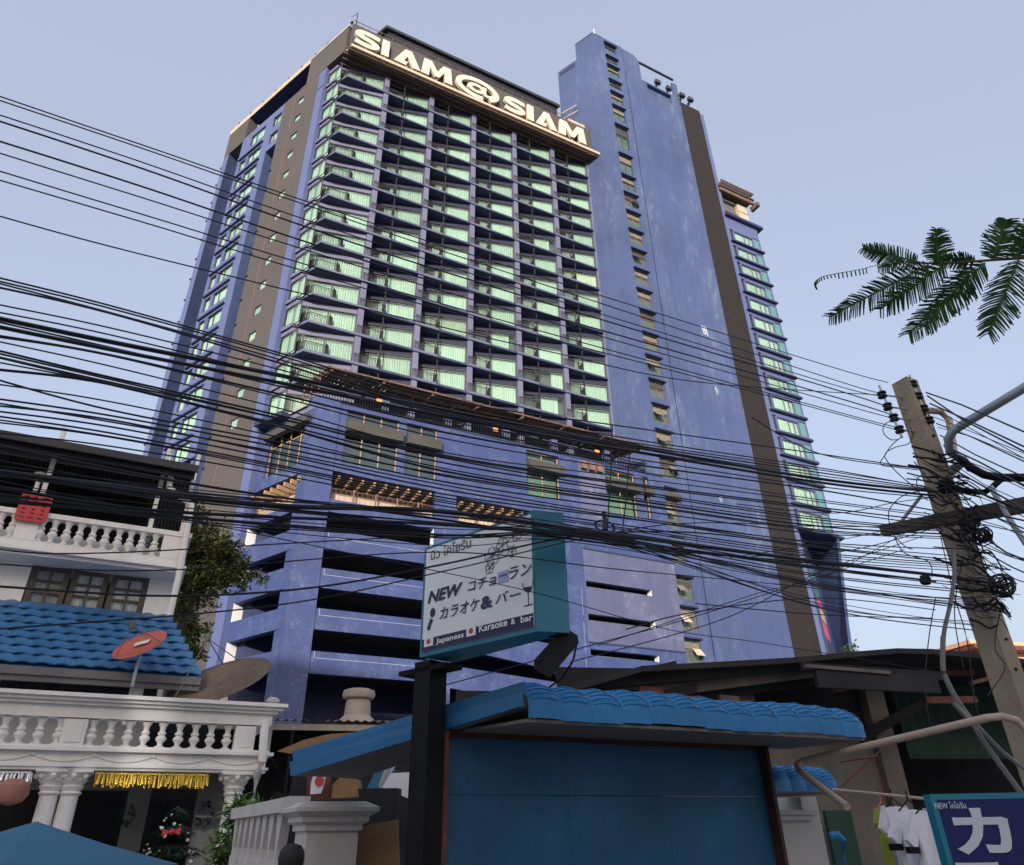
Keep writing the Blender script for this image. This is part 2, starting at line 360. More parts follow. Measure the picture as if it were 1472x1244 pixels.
# ---- rooftop letters: each one its own thing standing on the ledge
def smoothpts(P, n=6, closed=False):
    out = []
    m = len(P)
    for i in range(m-1):
        p0,p1,p2,p3 = P[max(i-1,0)],P[i],P[i+1],P[min(i+2,m-1)]
        for k in range(n):
            t = k/n; out.append(tuple(.5*(2*p1[j]+(p2[j]-p0[j])*t+(2*p0[j]-5*p1[j]+4*p2[j]-p3[j])*t*t+(3*p1[j]-p0[j]-3*p2[j]+p3[j])*t**3) for j in (0,1)))
    out.append(P[-1]); return out
def stroke(mb, F, pts, w, b0, b1, wz=None):
    """a band of half-width w along pts in the u,z plane"""
    wz = wz or w; ll = []; rr = []
    for i,p in enumerate(pts):
        a = pts[max(i-1,0)]; c_ = pts[min(i+1,len(pts)-1)]; dx,dz = c_[0]-a[0], c_[1]-a[1]; l = math.hypot(dx,dz) or 1
        nx,nz = -dz/l, dx/l; ll.append((p[0]+nx*w,p[1]+nz*wz)); rr.append((p[0]-nx*w,p[1]-nz*wz))
    for i in range(len(pts)-1):
        q = [ll[i],ll[i+1],rr[i+1],rr[i]]; A = [F.P(u,b0,z) for u,z in q]; B = [F.P(u,b1,z) for u,z in q]
        mb.poly(A); mb.poly(B[::-1]); mb.poly([A[0],A[1],B[1],B[0]]); mb.poly([A[3],A[2],B[2],B[3]])
    for e in (0,-1): mb.poly([F.P(*(ll[e][0],b0,ll[e][1])),F.P(ll[e][0],b1,ll[e][1]),F.P(rr[e][0],b1,rr[e][1]),F.P(rr[e][0],b0,rr[e][1])])
def glyph(ch, u0, u1, z0=79.25, z1=82.15):
    w, h = u1-u0, z1-z0; mb = MB(); T = lambda P: [(u0+x*w, z0+y*h) for x,y in P]; b0,b1 = .22,.6
    if ch == 'I': mb.prism(H, T([(0,0),(0,1),(1,1),(1,0)]), b0, b1)
    if ch == 'A': mb.prism(H, T([(0,0),(.40,1),(.64,1),(1,0),(.72,0),(.50,.60),(.37,.24),(.52,.24),(.46,0)]), b0, b1)
    if ch == 'M': mb.prism(H, T([(0,0),(.07,1),(.31,1),(.5,.46),(.69,1),(.93,1),(1,0),(.76,0),(.73,.58),(.56,.12),(.44,.12),(.27,.58),(.24,0)]), b0, b1)
    if ch == 'S': stroke(mb, H, smoothpts(T([(.95,.80),(.62,.86),(.30,.85),(.13,.72),(.24,.58),(.5,.51),(.76,.43),(.87,.29),(.70,.15),(.38,.13),(.05,.2)])), .34, b0, b1, .36)
    if ch == '@':
        cu, cz = (u0+u1)/2, (z0+z1)/2+.1
        E_ = lambda a,rx,rz: (cu+rx*math.cos(math.radians(a)), cz+rz*math.sin(math.radians(a)))
        stroke(mb, H, [E_(a,2.55,1.55) for a in range(-50,288,8)], .37, b0, b1, .34)
        stroke(mb, H, [(cu-.15+.92*math.cos(math.radians(a)), cz-.0+.58*math.sin(math.radians(a))) for a in range(0,361,12)], .30, b0+.004, b1-.004, .24)
        stroke(mb, H, smoothpts([(cu+.95,cz+.75),(cu+.9,cz-.4),(cu+1.2,cz-.72),(cu+1.75,cz-.62),(cu+2.2,cz-.2)]), .24, b0+.006, b1-.006, .2)
    mb.tube([H.P(u0+w*.3,b1,z0+h*.3),H.P(u0+w*.3,.86,z0+h*.3)],.04,4); mb.tube([H.P(u0+w*.5,.4,z0+.1),H.P(u0+w*.5,.4,78.2)],.05,4)
    return mb
WH = {'S':('curved','S'),'I':('straight','I'),'A':('pointed','A'),'M':('broad','M')}
for ch,u0,u1,lab in [('S',.12,3.2,'big cream letter S first on the roof sign at the corner of the hotel'),('I',3.4,4.25,'big cream letter I in the left word, second from the corner'),
    ('A',4.85,8.15,'big cream letter A in the left word, third from the corner'),('M',8.25,12.2,'big cream letter M just before the round at-sign'),
    ('@',12.55,18.5,'round cream at-sign in the middle of the roof letters'),('S',19.1,22.15,'big cream letter S just right of the round at-sign'),
    ('I',22.4,23.3,'big cream letter I in the right word of the roof sign'),('A',23.55,26.75,'big cream letter A in the right word of the roof sign'),
    ('M',26.95,31.1,'big cream letter M last on the roof sign beside the blue stair tower')]:
    glyph(ch,u0,u1).build('roof_sign_letter', m_letter, label=lab, category='sign letter', group='letters standing on the hotel roof ledge')
# ---- balcony facade
PIT = 5.47
def slat_box(mb, F, *a): mb.box(F,*a)
def railing(F, path, h=1.05, gap=.13, r=.02):
    mb = MB()
    for (a,b_),(c_,d) in zip(path, path[1:]):
        ln = math.hypot(c_-a,d-b_); n = max(2,int(ln/gap))
        for k in range(n+1):
            t = k/n; u,b = a+(c_-a)*t, b_+(d-b_)*t; mb.box(F,u-r,u+r,b-r,b+r,.1,h)
        for z in (.12,h-.2): mb.tube([F.P(a,b_,z),F.P(c_,d,z)],.018,4)
        mb.tube([F.P(a,b_,h),F.P(c_,d,h)],.035,5)
    return mb
gb = lambda u: 2.98-(u-.55)*.238            # depth of the slanted glass line
bal_me = tomesh(MB().slab(HZ,[(0,1.52),(PIT,1.52),(PIT,1.82),(.55,3.1),(0,3.1)],-.17,.06), 'balcony', m_slab)
edge_me = tomesh(MB().slab(HZ,[(0,1.50),(2.35,1.50),(2.35,1.515),(0,1.515)],-.11,.11), 'painted_lit_edge', m_sill)  # pale strip: sunlight on the slab edge, put into the colour
rail_me = tomesh(railing(HZ,[(.08,1.6),(2.32,1.6),(2.36,2.35)]), 'railing', m_rail)
post_me = tomesh(MB().slab(HZ,[(2.30,1.6),(2.36,1.56),(2.62,1.9),(2.66,2.5),(2.56,2.5),(2.5,1.95)],.06,1.3).box(HZ,2.33,2.44,1.57,1.68,.06,2.7), 'screen_post', m_rail)
hexs_me = tomesh(MB().slab(HZ,[(-.30,2.6),(-.02,2.1),(.04,2.13),(-.22,2.62)],.06,1.35), 'side_screen', m_rail)
hexs2_me = tomesh(MB().slab(HZ,[(2.0,1.60),(2.06,1.58),(2.42,2.0),(2.46,2.3),(2.36,2.3),(2.3,2.05)],.06,1.35), 'side_screen', m_rail)
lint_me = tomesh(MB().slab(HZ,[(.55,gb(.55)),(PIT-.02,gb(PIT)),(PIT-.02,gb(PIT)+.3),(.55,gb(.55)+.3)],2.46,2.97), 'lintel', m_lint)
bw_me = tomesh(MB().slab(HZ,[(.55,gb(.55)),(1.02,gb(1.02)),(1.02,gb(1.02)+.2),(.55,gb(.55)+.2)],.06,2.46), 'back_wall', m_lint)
class Diag:
    """along the slanted glass line: s metres from u0"""
    def __init__(s, F, u0): s.F=F; s.u0=u0; s.c=1/math.hypot(1,.238)
    def P(s,a,b,z): u=s.u0+a*s.c; return s.F.P(u+b*.238*s.c, gb(u)+b*s.c-.0, z)
D = Diag(HZ,1.02)
wl = (PIT-.05-1.02)*math.hypot(1,.238)
f_me = tomesh(rectframe(D,wl,2.45,.08,.08,mull=(1.5,),trans=(2.15,)), 'window_frame', m_frame)
g_me = tomesh(pane(D,wl,2.45), 'pane', m_glass)
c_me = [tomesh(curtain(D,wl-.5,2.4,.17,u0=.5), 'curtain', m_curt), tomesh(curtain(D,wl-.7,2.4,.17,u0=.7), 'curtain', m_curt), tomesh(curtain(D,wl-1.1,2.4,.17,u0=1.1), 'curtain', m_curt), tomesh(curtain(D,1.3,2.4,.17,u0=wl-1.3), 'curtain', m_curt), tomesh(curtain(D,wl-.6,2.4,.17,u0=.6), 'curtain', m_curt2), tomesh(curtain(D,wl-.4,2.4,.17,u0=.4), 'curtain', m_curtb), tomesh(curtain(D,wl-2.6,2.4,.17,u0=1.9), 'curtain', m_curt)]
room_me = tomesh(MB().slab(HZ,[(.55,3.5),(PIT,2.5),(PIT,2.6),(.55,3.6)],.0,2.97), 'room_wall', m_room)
plant_me = None
ZK = [74.95-3.125*k for k in range(15)]
for bay in range(5):
    u0 = 4.5+PIT*bay
    for k in range(14):
        z = ZK[k]; loc = H.P(u0,0,z)
        b = inst('balcony', bal_me, hotel, loc); inst('painted_lit_edge', edge_me, b, loc); inst('railing', rail_me, b, loc); inst('screen_post', post_me, b, loc)
        w = inst('balcony_window', f_me, hotel, loc); inst('pane', g_me, w, loc)
        i = random.choice([0,0,0,0,1,1,1,0,4,2,5,0,1,6]);
        if (bay,k) == (3,11): i = 3
        if (bay,k) == (4,10): i = 2
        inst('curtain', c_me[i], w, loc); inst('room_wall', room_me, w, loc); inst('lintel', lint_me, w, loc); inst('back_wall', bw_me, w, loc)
mb = MB()
for k in range(5):
    u0 = 4.5+PIT*k
    for z0,z1 in [(74.95-3.125*j+.06, 74.95-3.125*(j-1)-.17) for j in range(0,15)]:
        hp(MB().box(H,u0,u0+.55,1.62,3.1,z0,min(z1,78.0)), 'facade_pillar', m_pillar)
hp(MB().box(H,31.85,32.2,1.65,3.2,31,78.0), 'end_pillar', m_pillar)
# ---- corner bay
Q = (-.875, 2.84)
cor = [Lub(4.24,.25),Lub(-.0+1.95,.28),(-.45,2.56),(.27,1.52),(4.5,1.52),(4.5,2.1),(-.6,3.2),Lub(4.24,1.2)]
cor = [Lub(4.24,.28),(-.93,2.66),(-.40,2.60),(.27,1.52),(4.5,1.52),(4.5,2.2),(-.5,3.3),Lub(4.24,1.3)]
cb_me = tomesh(MB().slab(HZ,cor,-.17,.06), 'corner_balcony', m_slab)
ce_me = tomesh(MB().hexa([HZ.P(*p,z) for z in (-.11,.11) for p in [(-.40,2.585),(.26,1.505),(.27,1.515),(-.38,2.595)]]).hexa([HZ.P(*p,z) for z in (-.11,.11) for p in [(.26,1.505),(4.5,1.505),(4.5,1.515),(.27,1.515)]]).hexa([HZ.P(*p,z) for z in (-.24,.14) for p in [Lub(4.24,.26),(-.94,2.645),(-.93,2.655),Lub(4.24,.275)]]), 'painted_lit_edge', m_sill)
cr_me = tomesh(railing(HZ,[(-.28,2.6),(.32,1.62),(2.0,1.62),(2.35,2.3)]), 'railing', m_rail)
class DC:
    def P(s,a,b,z): u=-.875+a*.981; return HZ.P(u+b*.19, 1.8+.193*(4.5-u)+b*.98, z)
class DL:   # along the left glass, from the corner
    def P(s,a,b,z): q = Lub(1.98+a, .46+b); return HZ.P(q[0],q[1],z)
DC_, DL_ = DC(), DL(); wc = 5.37/.981-.04
cf_me = tomesh(rectframe(DC_,wc,2.4,.06,.07,mull=(1.1,2.9),trans=(2.15,)), 'window_frame', m_frame)
lf_me = tomesh(rectframe(DL_,2.25,2.4,.06,.07,trans=(2.15,)), 'window_frame', m_frame)
cg_me = tomesh(pane(DC_,wc,2.4), 'pane', m_glass); lg_me = tomesh(pane(DL_,2.25,2.4), 'pane', m_glass)
cc_me = tomesh(curtain(DC_,wc-.1,2.36,.2,u0=.1), 'curtain', m_curt); lc_me = tomesh(curtain(DL_,2.1,2.36,.2,u0=.15,folds=30), 'curtain', m_curt)
lz = 2.42
cl_me = tomesh(MB().slab(HZ,[(-.875,2.84),(4.48,1.82),(4.48,2.2),(-.8,3.2)],lz,2.97).slab(HZ,[Lub(4.24,.46),(-.875,2.86),(-.8,3.2),Lub(4.24,.8)],lz,2.97), 'lintel', m_pillar)
rw_me = tomesh(MB().slab(HZ,[(-.2,3.35),(4.48,2.6),(4.48,2.7),(-.2,3.5)],0,2.97).slab(HZ,[Lub(4.24,1.5),(-.2,3.35),(-.2,3.4),Lub(4.24,1.6)],0,2.97), 'room_wall', m_room)
for k in range(15):
    loc = H.P(0,0,ZK[k])
    b = inst('corner_balcony', cb_me, hotel, loc); inst('painted_lit_edge', ce_me, b, loc)
    if k < 14: inst('railing', cr_me, b, loc); inst('side_screen', hexs_me, b, loc); inst('side_screen', hexs2_me, b, loc)
    w = inst('corner_window', cf_me, hotel, loc); inst('pane', cg_me, w, loc); inst('curtain', cc_me, w, loc); inst('room_wall', rw_me, w, loc); inst('lintel', cl_me, w, loc)
    w = inst('corner_side_window', lf_me, hotel, loc); inst('pane', lg_me, w, loc); inst('curtain', lc_me, w, loc)
# ================================================================== stair and lift tower
TB = -.9
TL = Fr(*(H.P(33.3,TB,0).xy), B_AZ, 36.71)
zw = [102.95,99.8,97.65,94.2,91.5,88.5,84.5,78.7,74.65,71.4,68.2,65.05,61.85,58.75,55.65,52.55,49.4,46.3,43.2,40.1,37.0,33.9]
hw = [1.5,1.1,2.0,1.5,2.0,2.7,4.3,3.2,2.4,2.2,2.3,2.25,2.2,2.2,2.2,2.2,2.2,2.2,2.2,2.2,2.2,2.2]
lo = [(30.5,4.2),(25.4,2.6)]; lowz = [21.6,18.8,16.0]
th = [(35.3,37.35,z-h,z) for z,h in zip(zw,hw)] + [(34.9,36.8,z-h,z) for z,h in lo] + [(35.2,37.2,z-2.1,z) for z in lowz]
mb = MB().wall(H, 33.3, 38.55, 0, 103.85, th, TB, .3)
mb.poly([H.P(33.3,TB,0)]+[TL.P(6.3,0,0)]+[TL.P(6.3,0,100.3),TL.P(3.0,0,100.3),TL.P(3.0,0,103.85),H.P(33.3,TB,103.85)])
mb.wall(H, 38.63, 48.5, 0, 98.3, [(42.4,46.9,95.75,97.95)], TB, .5)
mb.prism(H, [(38.63,98.3),(38.63,103.85),(40.7,103.7),(41.2,103.2),(41.5,102.5),(41.5,98.3)], TB, TB+.3)
mb.box(H,38.55,38.63,TB+.12,TB+.2,0,103.8)
mb.box(H,47.6,48.5,TB,TB+.3,98.3,101.6).box(H,41.5,48.5,TB+.5,TB+.6,95,98.3)
mb.slab(H, [(33.3,TB+.36),(38.5,TB+.36),(34.3,TB+9),(29.1,TB+9)], 100.4, 103.6) if False else None
hp(mb, 'tower_wall', m_tower)
hp(MB().box(H,41.5,48.1,TB+.02,TB+.25,102.5,102.85), 'crown_beam', m_roofdark)
hp(MB().slab(H,[(33.6,TB+.7),(48.4,TB+.7),(48.4,6),(31.3,4.4)],0,98.2).slab(H,[(33.7,TB+.6),(41.3,TB+.6),(41.3,2),(32.4,2)],98.2,103.6), 'tower_core', m_navy)
hp(MB().slab(H,[(33.2,TB+.05),(33.3,TB-.03),(38.5,TB-.03),(38.5,TB),(33.35,TB)],103.86,103.95), 'crown_cap', m_navy)
_a = TL.uz(829,79); _b = TL.uz(807,93)
hp(MB().box(TL,3.4,6.0,-.02,.02,99.0,99.9).box(TL,-.05,3.0,-.03,.03,103.86,104.0), 'crown_slot', m_navy)
for (u,b,r,h) in [(35.3,1.3,1.7,2.1),(40.3,.9,1.2,1.5)]:
    hp(MB().lathe(H.P(u,b,103.5), [(r,0),(r,h*.8),(r*.8,h*1.25),(r*.4,h*1.45),(.05,h*1.5)], 16), 'water_tank', m_pillar, smooth=True)
hp(MB().tube([H.P(34.0,-.5,103.8),H.P(34.0,-.5,106)],.05,4), 'lightning_rod', m_white)
hp(MB().box(H,48.5,52.3,TB+.02,TB+3,0,97.6), 'dark_stone_stripe', m_char)
hp(MB().box(H,52.3,52.95,TB,TB+3,0,97.0), 'pale_edge_strip', m_pale)
for (x,y) in [(945,119),(961,128),(980,138),(992,144)]:
    u,z = H.uz(x,y,TB-.3); hp(MB().box(H,u-.45,u+.45,TB-.6,TB-.1,z-.3,z+.35).box(H,u-.08,u+.08,TB-.1,TB+.4,z-.7,z-.05), 'rooftop_floodlight', m_frame)
# tower windows: frame, pane, tilted hopper
for k_ in range(26):
    zj = 99-3.1*k_*1.25
    if zj > 5: hp(MB().box(H,38.65,48.49,TB-.004,TB-.001,zj,zj+.035), 'pour_joint', m_blue)
for i,g in enumerate(th):
    w_,h_ = g[1]-g[0], g[3]-g[2]; F = Off(H,g[0],TB+.18,g[2])
    w = rectframe(F,w_,h_,.07,.07,mull=(w_*.5,),trans=(h_*.55,)).build('stair_window', m_railbrown if i>8 else m_frame, hotel)
    MB().box(F,.05,w_-.05,.03,.04,.05,h_-.05).build('pane', m_glass, w)
    MB().box(F,0,w_,.1,.12,0,h_).build('room_wall', m_room, w)
    MB().box(F,.06,w_-.06,-.02,.02,h_*.62,h_-.3).build('transom_panel', m_sash if i%3 else m_shutter, w)
    MB().box(F,-.12,w_+.12,-.45,-.181,h_,h_+.13).build('hood', m_navy, w)
    if i in (2,3,8,12,17,19,22,25,26) or random.random()<.35:
        a = .1 if random.random()<.5 else w_*.5; t=.55
        MB().hexa([F.P(a,-.19,h_*.62),F.P(a+w_*.45,-.19,h_*.62),F.P(a+w_*.45,-.16,h_*.62),F.P(a,-.16,h_*.62),F.P(a,-.19-t,h_*.3),F.P(a+w_*.45,-.19-t,h_*.3),F.P(a+w_*.45,-.16-t,h_*.3),F.P(a,-.16-t,h_*.3)]).build('open_sash', m_cream if i>24 else m_sash if i>8 else m_glass, w)
# ================================================================== right wing
wz = [70.8-2.97*j for j in range(15)]
wh = [(53.75,57.15,z+.3,z+2.15) for z in wz]+[(52.98,53.6,z+.3,z+2.3) for z in wz]+[(57.25,58.35,z+.15,z+2.4) for z in wz]
mb = MB().wall(H, 52.95, 58.5, 29.35, 75.3, wh, TB, .3)
mb.poly([H.P(58.5,TB,29.35),H.P(58.5,TB+10,29.35),H.P(58.5,TB+10,75.3),H.P(58.5,TB,75.3)]); mb.slab(H,[(52.95,TB+.6),(58.45,TB+.6),(58.45,9),(52.95,9)],29.4,75.2)
hp(mb, 'wing_wall', m_pale)
hp(MB().slab(H,[(52.9,TB-.05),(60.0,TB-.05),(62.1,4.8),(52.9,4.8)],29.11,29.34), 'wing_soffit', m_navy)
hp(MB().slab(H,[(53.0,-.82),(61,4.4),(61.4,6),(60,14),(53,14)],0,29.1).hexa([H.P(u,b,z) for z,pp in ((0,[(61,4.4),(59.0,3.9),(59.4,3.9),(61.8,4.6)]),(29.1,[(61,4.4),(58.9,-.75),(59.35,-.75),(61.8,4.4)])) for u,b in pp]), 'wing_lower_wall', m_blue)
wf = tomesh(rectframe(HZ,3.4,1.85,.07,.08,mull=(1.9,2.75)), 'window_frame', m_pillar); wg = tomesh(pane(HZ,3.4,1.85), 'pane', m_glass); wcu = tomesh(curtain(HZ,3.4,1.85,.14,folds=14,amp=.03), 'curtain', m_curt)
w2 = tomesh(rectframe(HZ,.62,2.0,.05,.08), 'slit_frame', m_pillar); w2g = tomesh(MB().box(HZ,.04,.58,.03,.05,.04,1.96), 'pane', m_dkglass)
tg = tomesh(MB().box(HZ,0,1.1,0,.03,0,2.2), 'teal_screen', m_teal); tgs = tomesh(MB().box(HZ,1.16,1.2,-.1,.9,0,1.9), 'teal_screen', m_teal)
led = tomesh(MB().box(HZ,52.7,58.6,TB-.38,TB-.002,-.25,-.08), 'ledge', m_navy); led2 = tomesh(MB().box(HZ,53.3,58.6,TB-.34,TB-.003,.0,.12), 'ledge', m_sill)
for j,z in enumerate(wz):
    loc = H.P(53.75,TB+.12,z+.3); w = inst('wing_window', wf, hotel, loc); inst('pane', wg, w, loc); inst('curtain', wcu, w, loc)
    loc = H.P(52.98,TB+.12,z+.3); w = inst('slit_window', w2, hotel, loc); inst('pane', w2g, w, loc)
    loc = H.P(57.25,TB+.1,z+.17); inst('teal_screen', tg, hotel, loc); inst('teal_balcony_screen', tgs, hotel, loc)
    inst('floor_ledge', led, hotel, H.P(0,0,z)); inst('floor_ledge', led2, hotel, H.P(0,0,z))
hp(MB().box(H,52.6,59.3,TB-.5,TB+4,75.3,75.75), 'wing_cap', m_navy)
hp(MB().box(H,53.0,57.9,TB+1.2,TB+5,75.7,81), 'wing_penthouse', m_room)
hp(MB().box(H,56.5,58.2,TB+.6,TB+1.18,75.75,80.2), 'penthouse_cream_wall', m_cream)
hp(MB().box(H,56.45,58.25,TB+.55,TB+.6,77.2,77.3).box(H,56.45,58.25,TB+.55,TB+.6,78.6,78.7).box(H,52.9,56.4,TB+.9,TB+1.15,78,78.3), 'penthouse_trim', m_railbrown)
mb = MB().box(H,52.6,59.2,TB-.3,TB,80.3,80.9).box(H,52.6,59.2,TB-.35,TB+3,81.2,81.4)
for k in range(17): mb.box(H,52.7+.36*k,52.82+.36*k,TB-.9,TB+3.4,81.5+.0,81.75)
for k in range(5): mb.box(H,52.6,58.6,TB-.8+.9*k,TB-.65+.9*k,81.76,81.95)
mb.box(H,58.9,59.4,TB-.9,TB+.5,79.6,80.3)
hp(mb, 'roof_pergola', m_wood)
# mural on the slanted lower wall; its top band is the soffit's shade, painted
dm = (8.0,5.22); dl = math.hypot(*dm)
class DW:
    def P(s,a,b,z): return H.P(53.0+dm[0]*a/dl - dm[1]/dl*(-b)*1, -.82+dm[1]*a/dl + (b)*dm[0]/dl, z)
dw = DW()
for (a0,a1,z0,z1,mt,nm) in [(1.2,6.8,26.8,29.0,m_navy,'shadow_band'),(1.3,5.8,22.6,26.4,m_teal,'teal_glass'),(2.2,6.2,21.6,22.5,m_pink,'pink_panel'),(2.8,6.4,20.2,21.4,m_cream,'cream_window'),(2.4,6.4,18.4,20.0,m_pink,'pink_panel'),(3.0,7.0,15.4,17.6,m_shutter,'louvre_panel'),(3.4,8.2,11.5,15.0,m_pink,'pink_panel')]:
    hp(MB().box(dw,a0,a1,-.06,-.002,z0,z1), nm, mt)
# ================================================================== podium
PB = -1.7
lev = [(22.9,25.1),(20.5,21.9),(17.68,19.05),(14.87,16.28),(12.05,13.45),(7.6,10.63)]
hA = [(3.3,11.5,a,b) for a,b in lev]
win = [(3.9,8.2,26.0,30.7),(8.8,11.5,26.0,30.7),(19.8,23.1,26.45,30.75)]
mb = MB().wall(H, 3.3, 13.2, 0, 31.2, hA+[w for w in win if w[1]<13], PB, .5)
mb.wall(H, 13.2, 23.3, 22.2, 31.2, [(13.3,23.2,22.95,24.95),win[2]], PB, .5)
hp(mb, 'podium_wall', m_podium)
sl = []   # sloping car ramp bay
def bandp(zb0,zb1,zt0,zt1): sl.append([(13.2,zb0),(23.3,zb1),(23.3,zt1),(13.2,zt0)])
prev = (0,0)
for k in range(-1,4):
    o = 2.8*k; b_ = (11.86+o,11.2+o); t_ = (13.15+o,11.98+o)
    bandp(prev[0],prev[1],b_[0],b_[1]); prev = t_
bandp(prev[0],prev[1],22.2,22.2)
mb = MB()
for q in sl: mb.prism(H, q, PB+.003, PB+.45)
hp(mb, 'ramp_parapet', m_podium)
hp(MB().box(H,13.0,13.2,PB+.01,PB+.5,0,22.2), 'column', m_podium)
hB = [(25.1,31.8,a,b) for a,b in ((19.08,19.6),(16.28,16.85),(13.55,14.05),(10.8,11.3),(8,8.6))] + [(25.0,30.6,23.4,24.3)]
wB = [(28.0,31.35,26.3,30.7),(32.2,32.9,26.5,30.7)]
mb = MB().wall(H, 23.3, 25.0, 0, 31.2, [], PB, .5).wall(H, 25.0, 34.7, 22.45, 31.2, hB[-1:]+wB, PB, .4).wall(H, 25.0, 34.7, 0, 14.5, hB[2:5], PB+.02, .5)
hp(mb, 'podium_right_wall', m_podium)
hp(MB().wall(H, 25.0, 34.7, 14.5, 22.45, hB[:2], PB, .5), 'podium_pale_wall', m_pod_pale)
hp(MB().box(H,34.7,34.72,PB,-.7,0,31.2).box(H,25.1,27.9,PB-.015,PB,25.2,30.9), 'pale_panel', m_pod_pale)
hp(MB().box(H,25.0,34.75,PB-.06,PB,22.36,22.48), 'cornice_line', m_navy)
hp(MB().box(H,25.0,34.75,PB-.05,PB,14.52,14.62), 'cornice_line', m_navy)
hp(MB().box(H,3.3,34.7,PB-.05,PB,31.05,31.2), 'cornice_line', m_navy)
# corner column and left podium face
PLb = .515
mb = MB().slab(H, [(1.396,PB-.1),(3.3,PB-.1),(3.3,PB+1),(1.0,PB+1)], 0, 31.3)
hp(mb, 'corner_column', m_podium)
hL = [(-1.9,4.75,a,b) for a,b in [(22.4,24.8),(20.35,21.8),(17.6,18.85),(14.75,16.1),(11.97,13.35),(8,10.6)]]
hL = [(-1.9,4.16 if i else 4.0,a,b) for i,(_,_,a,b) in enumerate(hL)]
mb = MB().wall(L, -2.1, 5.3, 0, 30.5, hL+[(-1.8,3.3,25.7,29.6)], PLb, .5)
hp(mb, 'podium_left_wall', m_podium)
for (a,c_,z0,z1) in hL[1:]: hp(MB().box(L,c_-.02,c_-.003,PLb-.01,PLb+1.6,z0,z1), 'white_reveal', m_reveal)
for (_,c_,z0,z1) in hB[:5]: hp(MB().box(H,c_-.02,c_-.003,PB-.01,PB+.6,z0,z1), 'white_reveal', m_reveal)
hp(MB().box(H,23.26,23.28,PB-.01,PB+.6,11.22,11.95), 'white_reveal', m_reveal)
hp(MB().box(H,11.46,11.49,PB-.01,PB+.6,20.5,21.9), 'white_reveal', m_reveal)
m_chalk = M('chalky_white_line', (.30,.34,.44), .8, .2, 2)
for z_ in (17.2,14.4,11.6,19.95): hp(MB().box(H,3.55,11.3,PB-.006,PB-.002,z_,z_+.03).box(H,3.55,3.59,PB-.0055,PB-.0025,z_+.03,z_+.45), 'chalk_line', m_chalk)
for z_ in (17.9,15.1,12.3): hp(MB().box(H,24.6,24.63,PB-.006,PB-.002,z_-1.2,z_+1), 'chalk_line', m_chalk)
mb = MB()
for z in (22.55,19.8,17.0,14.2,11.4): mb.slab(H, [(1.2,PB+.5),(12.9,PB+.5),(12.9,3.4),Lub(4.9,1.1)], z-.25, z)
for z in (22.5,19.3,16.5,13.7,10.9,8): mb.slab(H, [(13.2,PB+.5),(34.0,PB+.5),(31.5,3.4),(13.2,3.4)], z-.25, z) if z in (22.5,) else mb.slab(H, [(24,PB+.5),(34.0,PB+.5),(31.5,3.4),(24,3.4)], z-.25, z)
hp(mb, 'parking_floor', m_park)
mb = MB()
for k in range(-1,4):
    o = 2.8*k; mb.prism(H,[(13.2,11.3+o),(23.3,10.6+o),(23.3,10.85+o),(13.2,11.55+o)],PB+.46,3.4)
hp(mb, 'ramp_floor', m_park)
hp(MB().box(L,-1.6,4.0,PLb+.5,PLb+.6,22,23.5),'terrace_back_wall',m_cream)
hp(MB().slab(H,[(1.3,PB+.3),(34.6,PB+.3),(32,3.4),Lub(4.9,.9),Lub(-2,.9)],25.2,25.4).slab(H,[(1.3,PB+.1),(34.6,PB+.1),(32,3.4),Lub(4.9,.6),Lub(-2,.6)],30.9,31.1), 'terrace_deck', m_conc)
hp(MB().slab(H,[Lub(1.0,-.3),Lub(4.2,-.62),Lub(4.3,1.5),Lub(1,1.5)],30.3,30.75), 'terrace_slab', m_navy)
hp(MB().box(L,-2.1,3.6,PLb-.05,PLb,30.1,30.5), 'terrace_coping', m_sill)
# podium windows with roller boxes
for g in win+wB+[(34.9,36.8,27.8,30.5)]:
    w_,h_ = g[1]-g[0], g[3]-g[2]; bb = PB if g[0]<34 else TB; F = Off(H,g[0],bb+.25,g[2])
    if bb == PB:
        w = rectframe(F,w_,h_,.09,.09,mull=[w_*t for t in ((.33,.66) if w_>4 else (.5,) if w_>2 else ())]).build('podium_window', m_woodlit, hotel)
        MB().box(F,.05,w_-.05,.03,.05,.05,h_-.05).build('pane', m_dkglass if g[0]<19 else m_glass, w)
        MB().box(F,0,w_,.5,.55,0,h_).build('room_wall', m_room if g[0]<19 else m_pgreen, w)
    else: w = hotel
    MB().hexa([F.P(-.02,-.75,h_*.56),F.P(w_+.25,-.75,h_*.56),F.P(w_+.25,-.26,h_*.56),F.P(-.02,-.26,h_*.56),F.P(-.02,-.75,h_*.74),F.P(w_+.25,-.75,h_*.74),F.P(w_+.25,-.26,h_*.8),F.P(-.02,-.26,h_*.8)]).build('roller_box', m_shutter, w)
F = Off(L,-1.8,PLb+.25,25.7)
w = rectframe(F,5.1,3.9,.09,.09,mull=(1.3,2.6,3.8),trans=(2.7,)).build('podium_window', m_woodlit, hotel); MB().box(F,.05,5.05,.03,.05,.05,3.85).build('pane', m_dkglass, w); MB().box(F,0,5.1,.5,.55,0,3.9).build('room_wall', m_room, w)
MB().box(F,-.1,5.3,-.7,-.26,3.3,3.9).build('roller_box', m_shutter, w)
mb = MB()
for k in range(3): hp(MB().box(H,25.3+.85*k,25.85+.85*k,PB-.35,PB-.02,30.0,30.75), 'planter_bracket', m_railbrown)
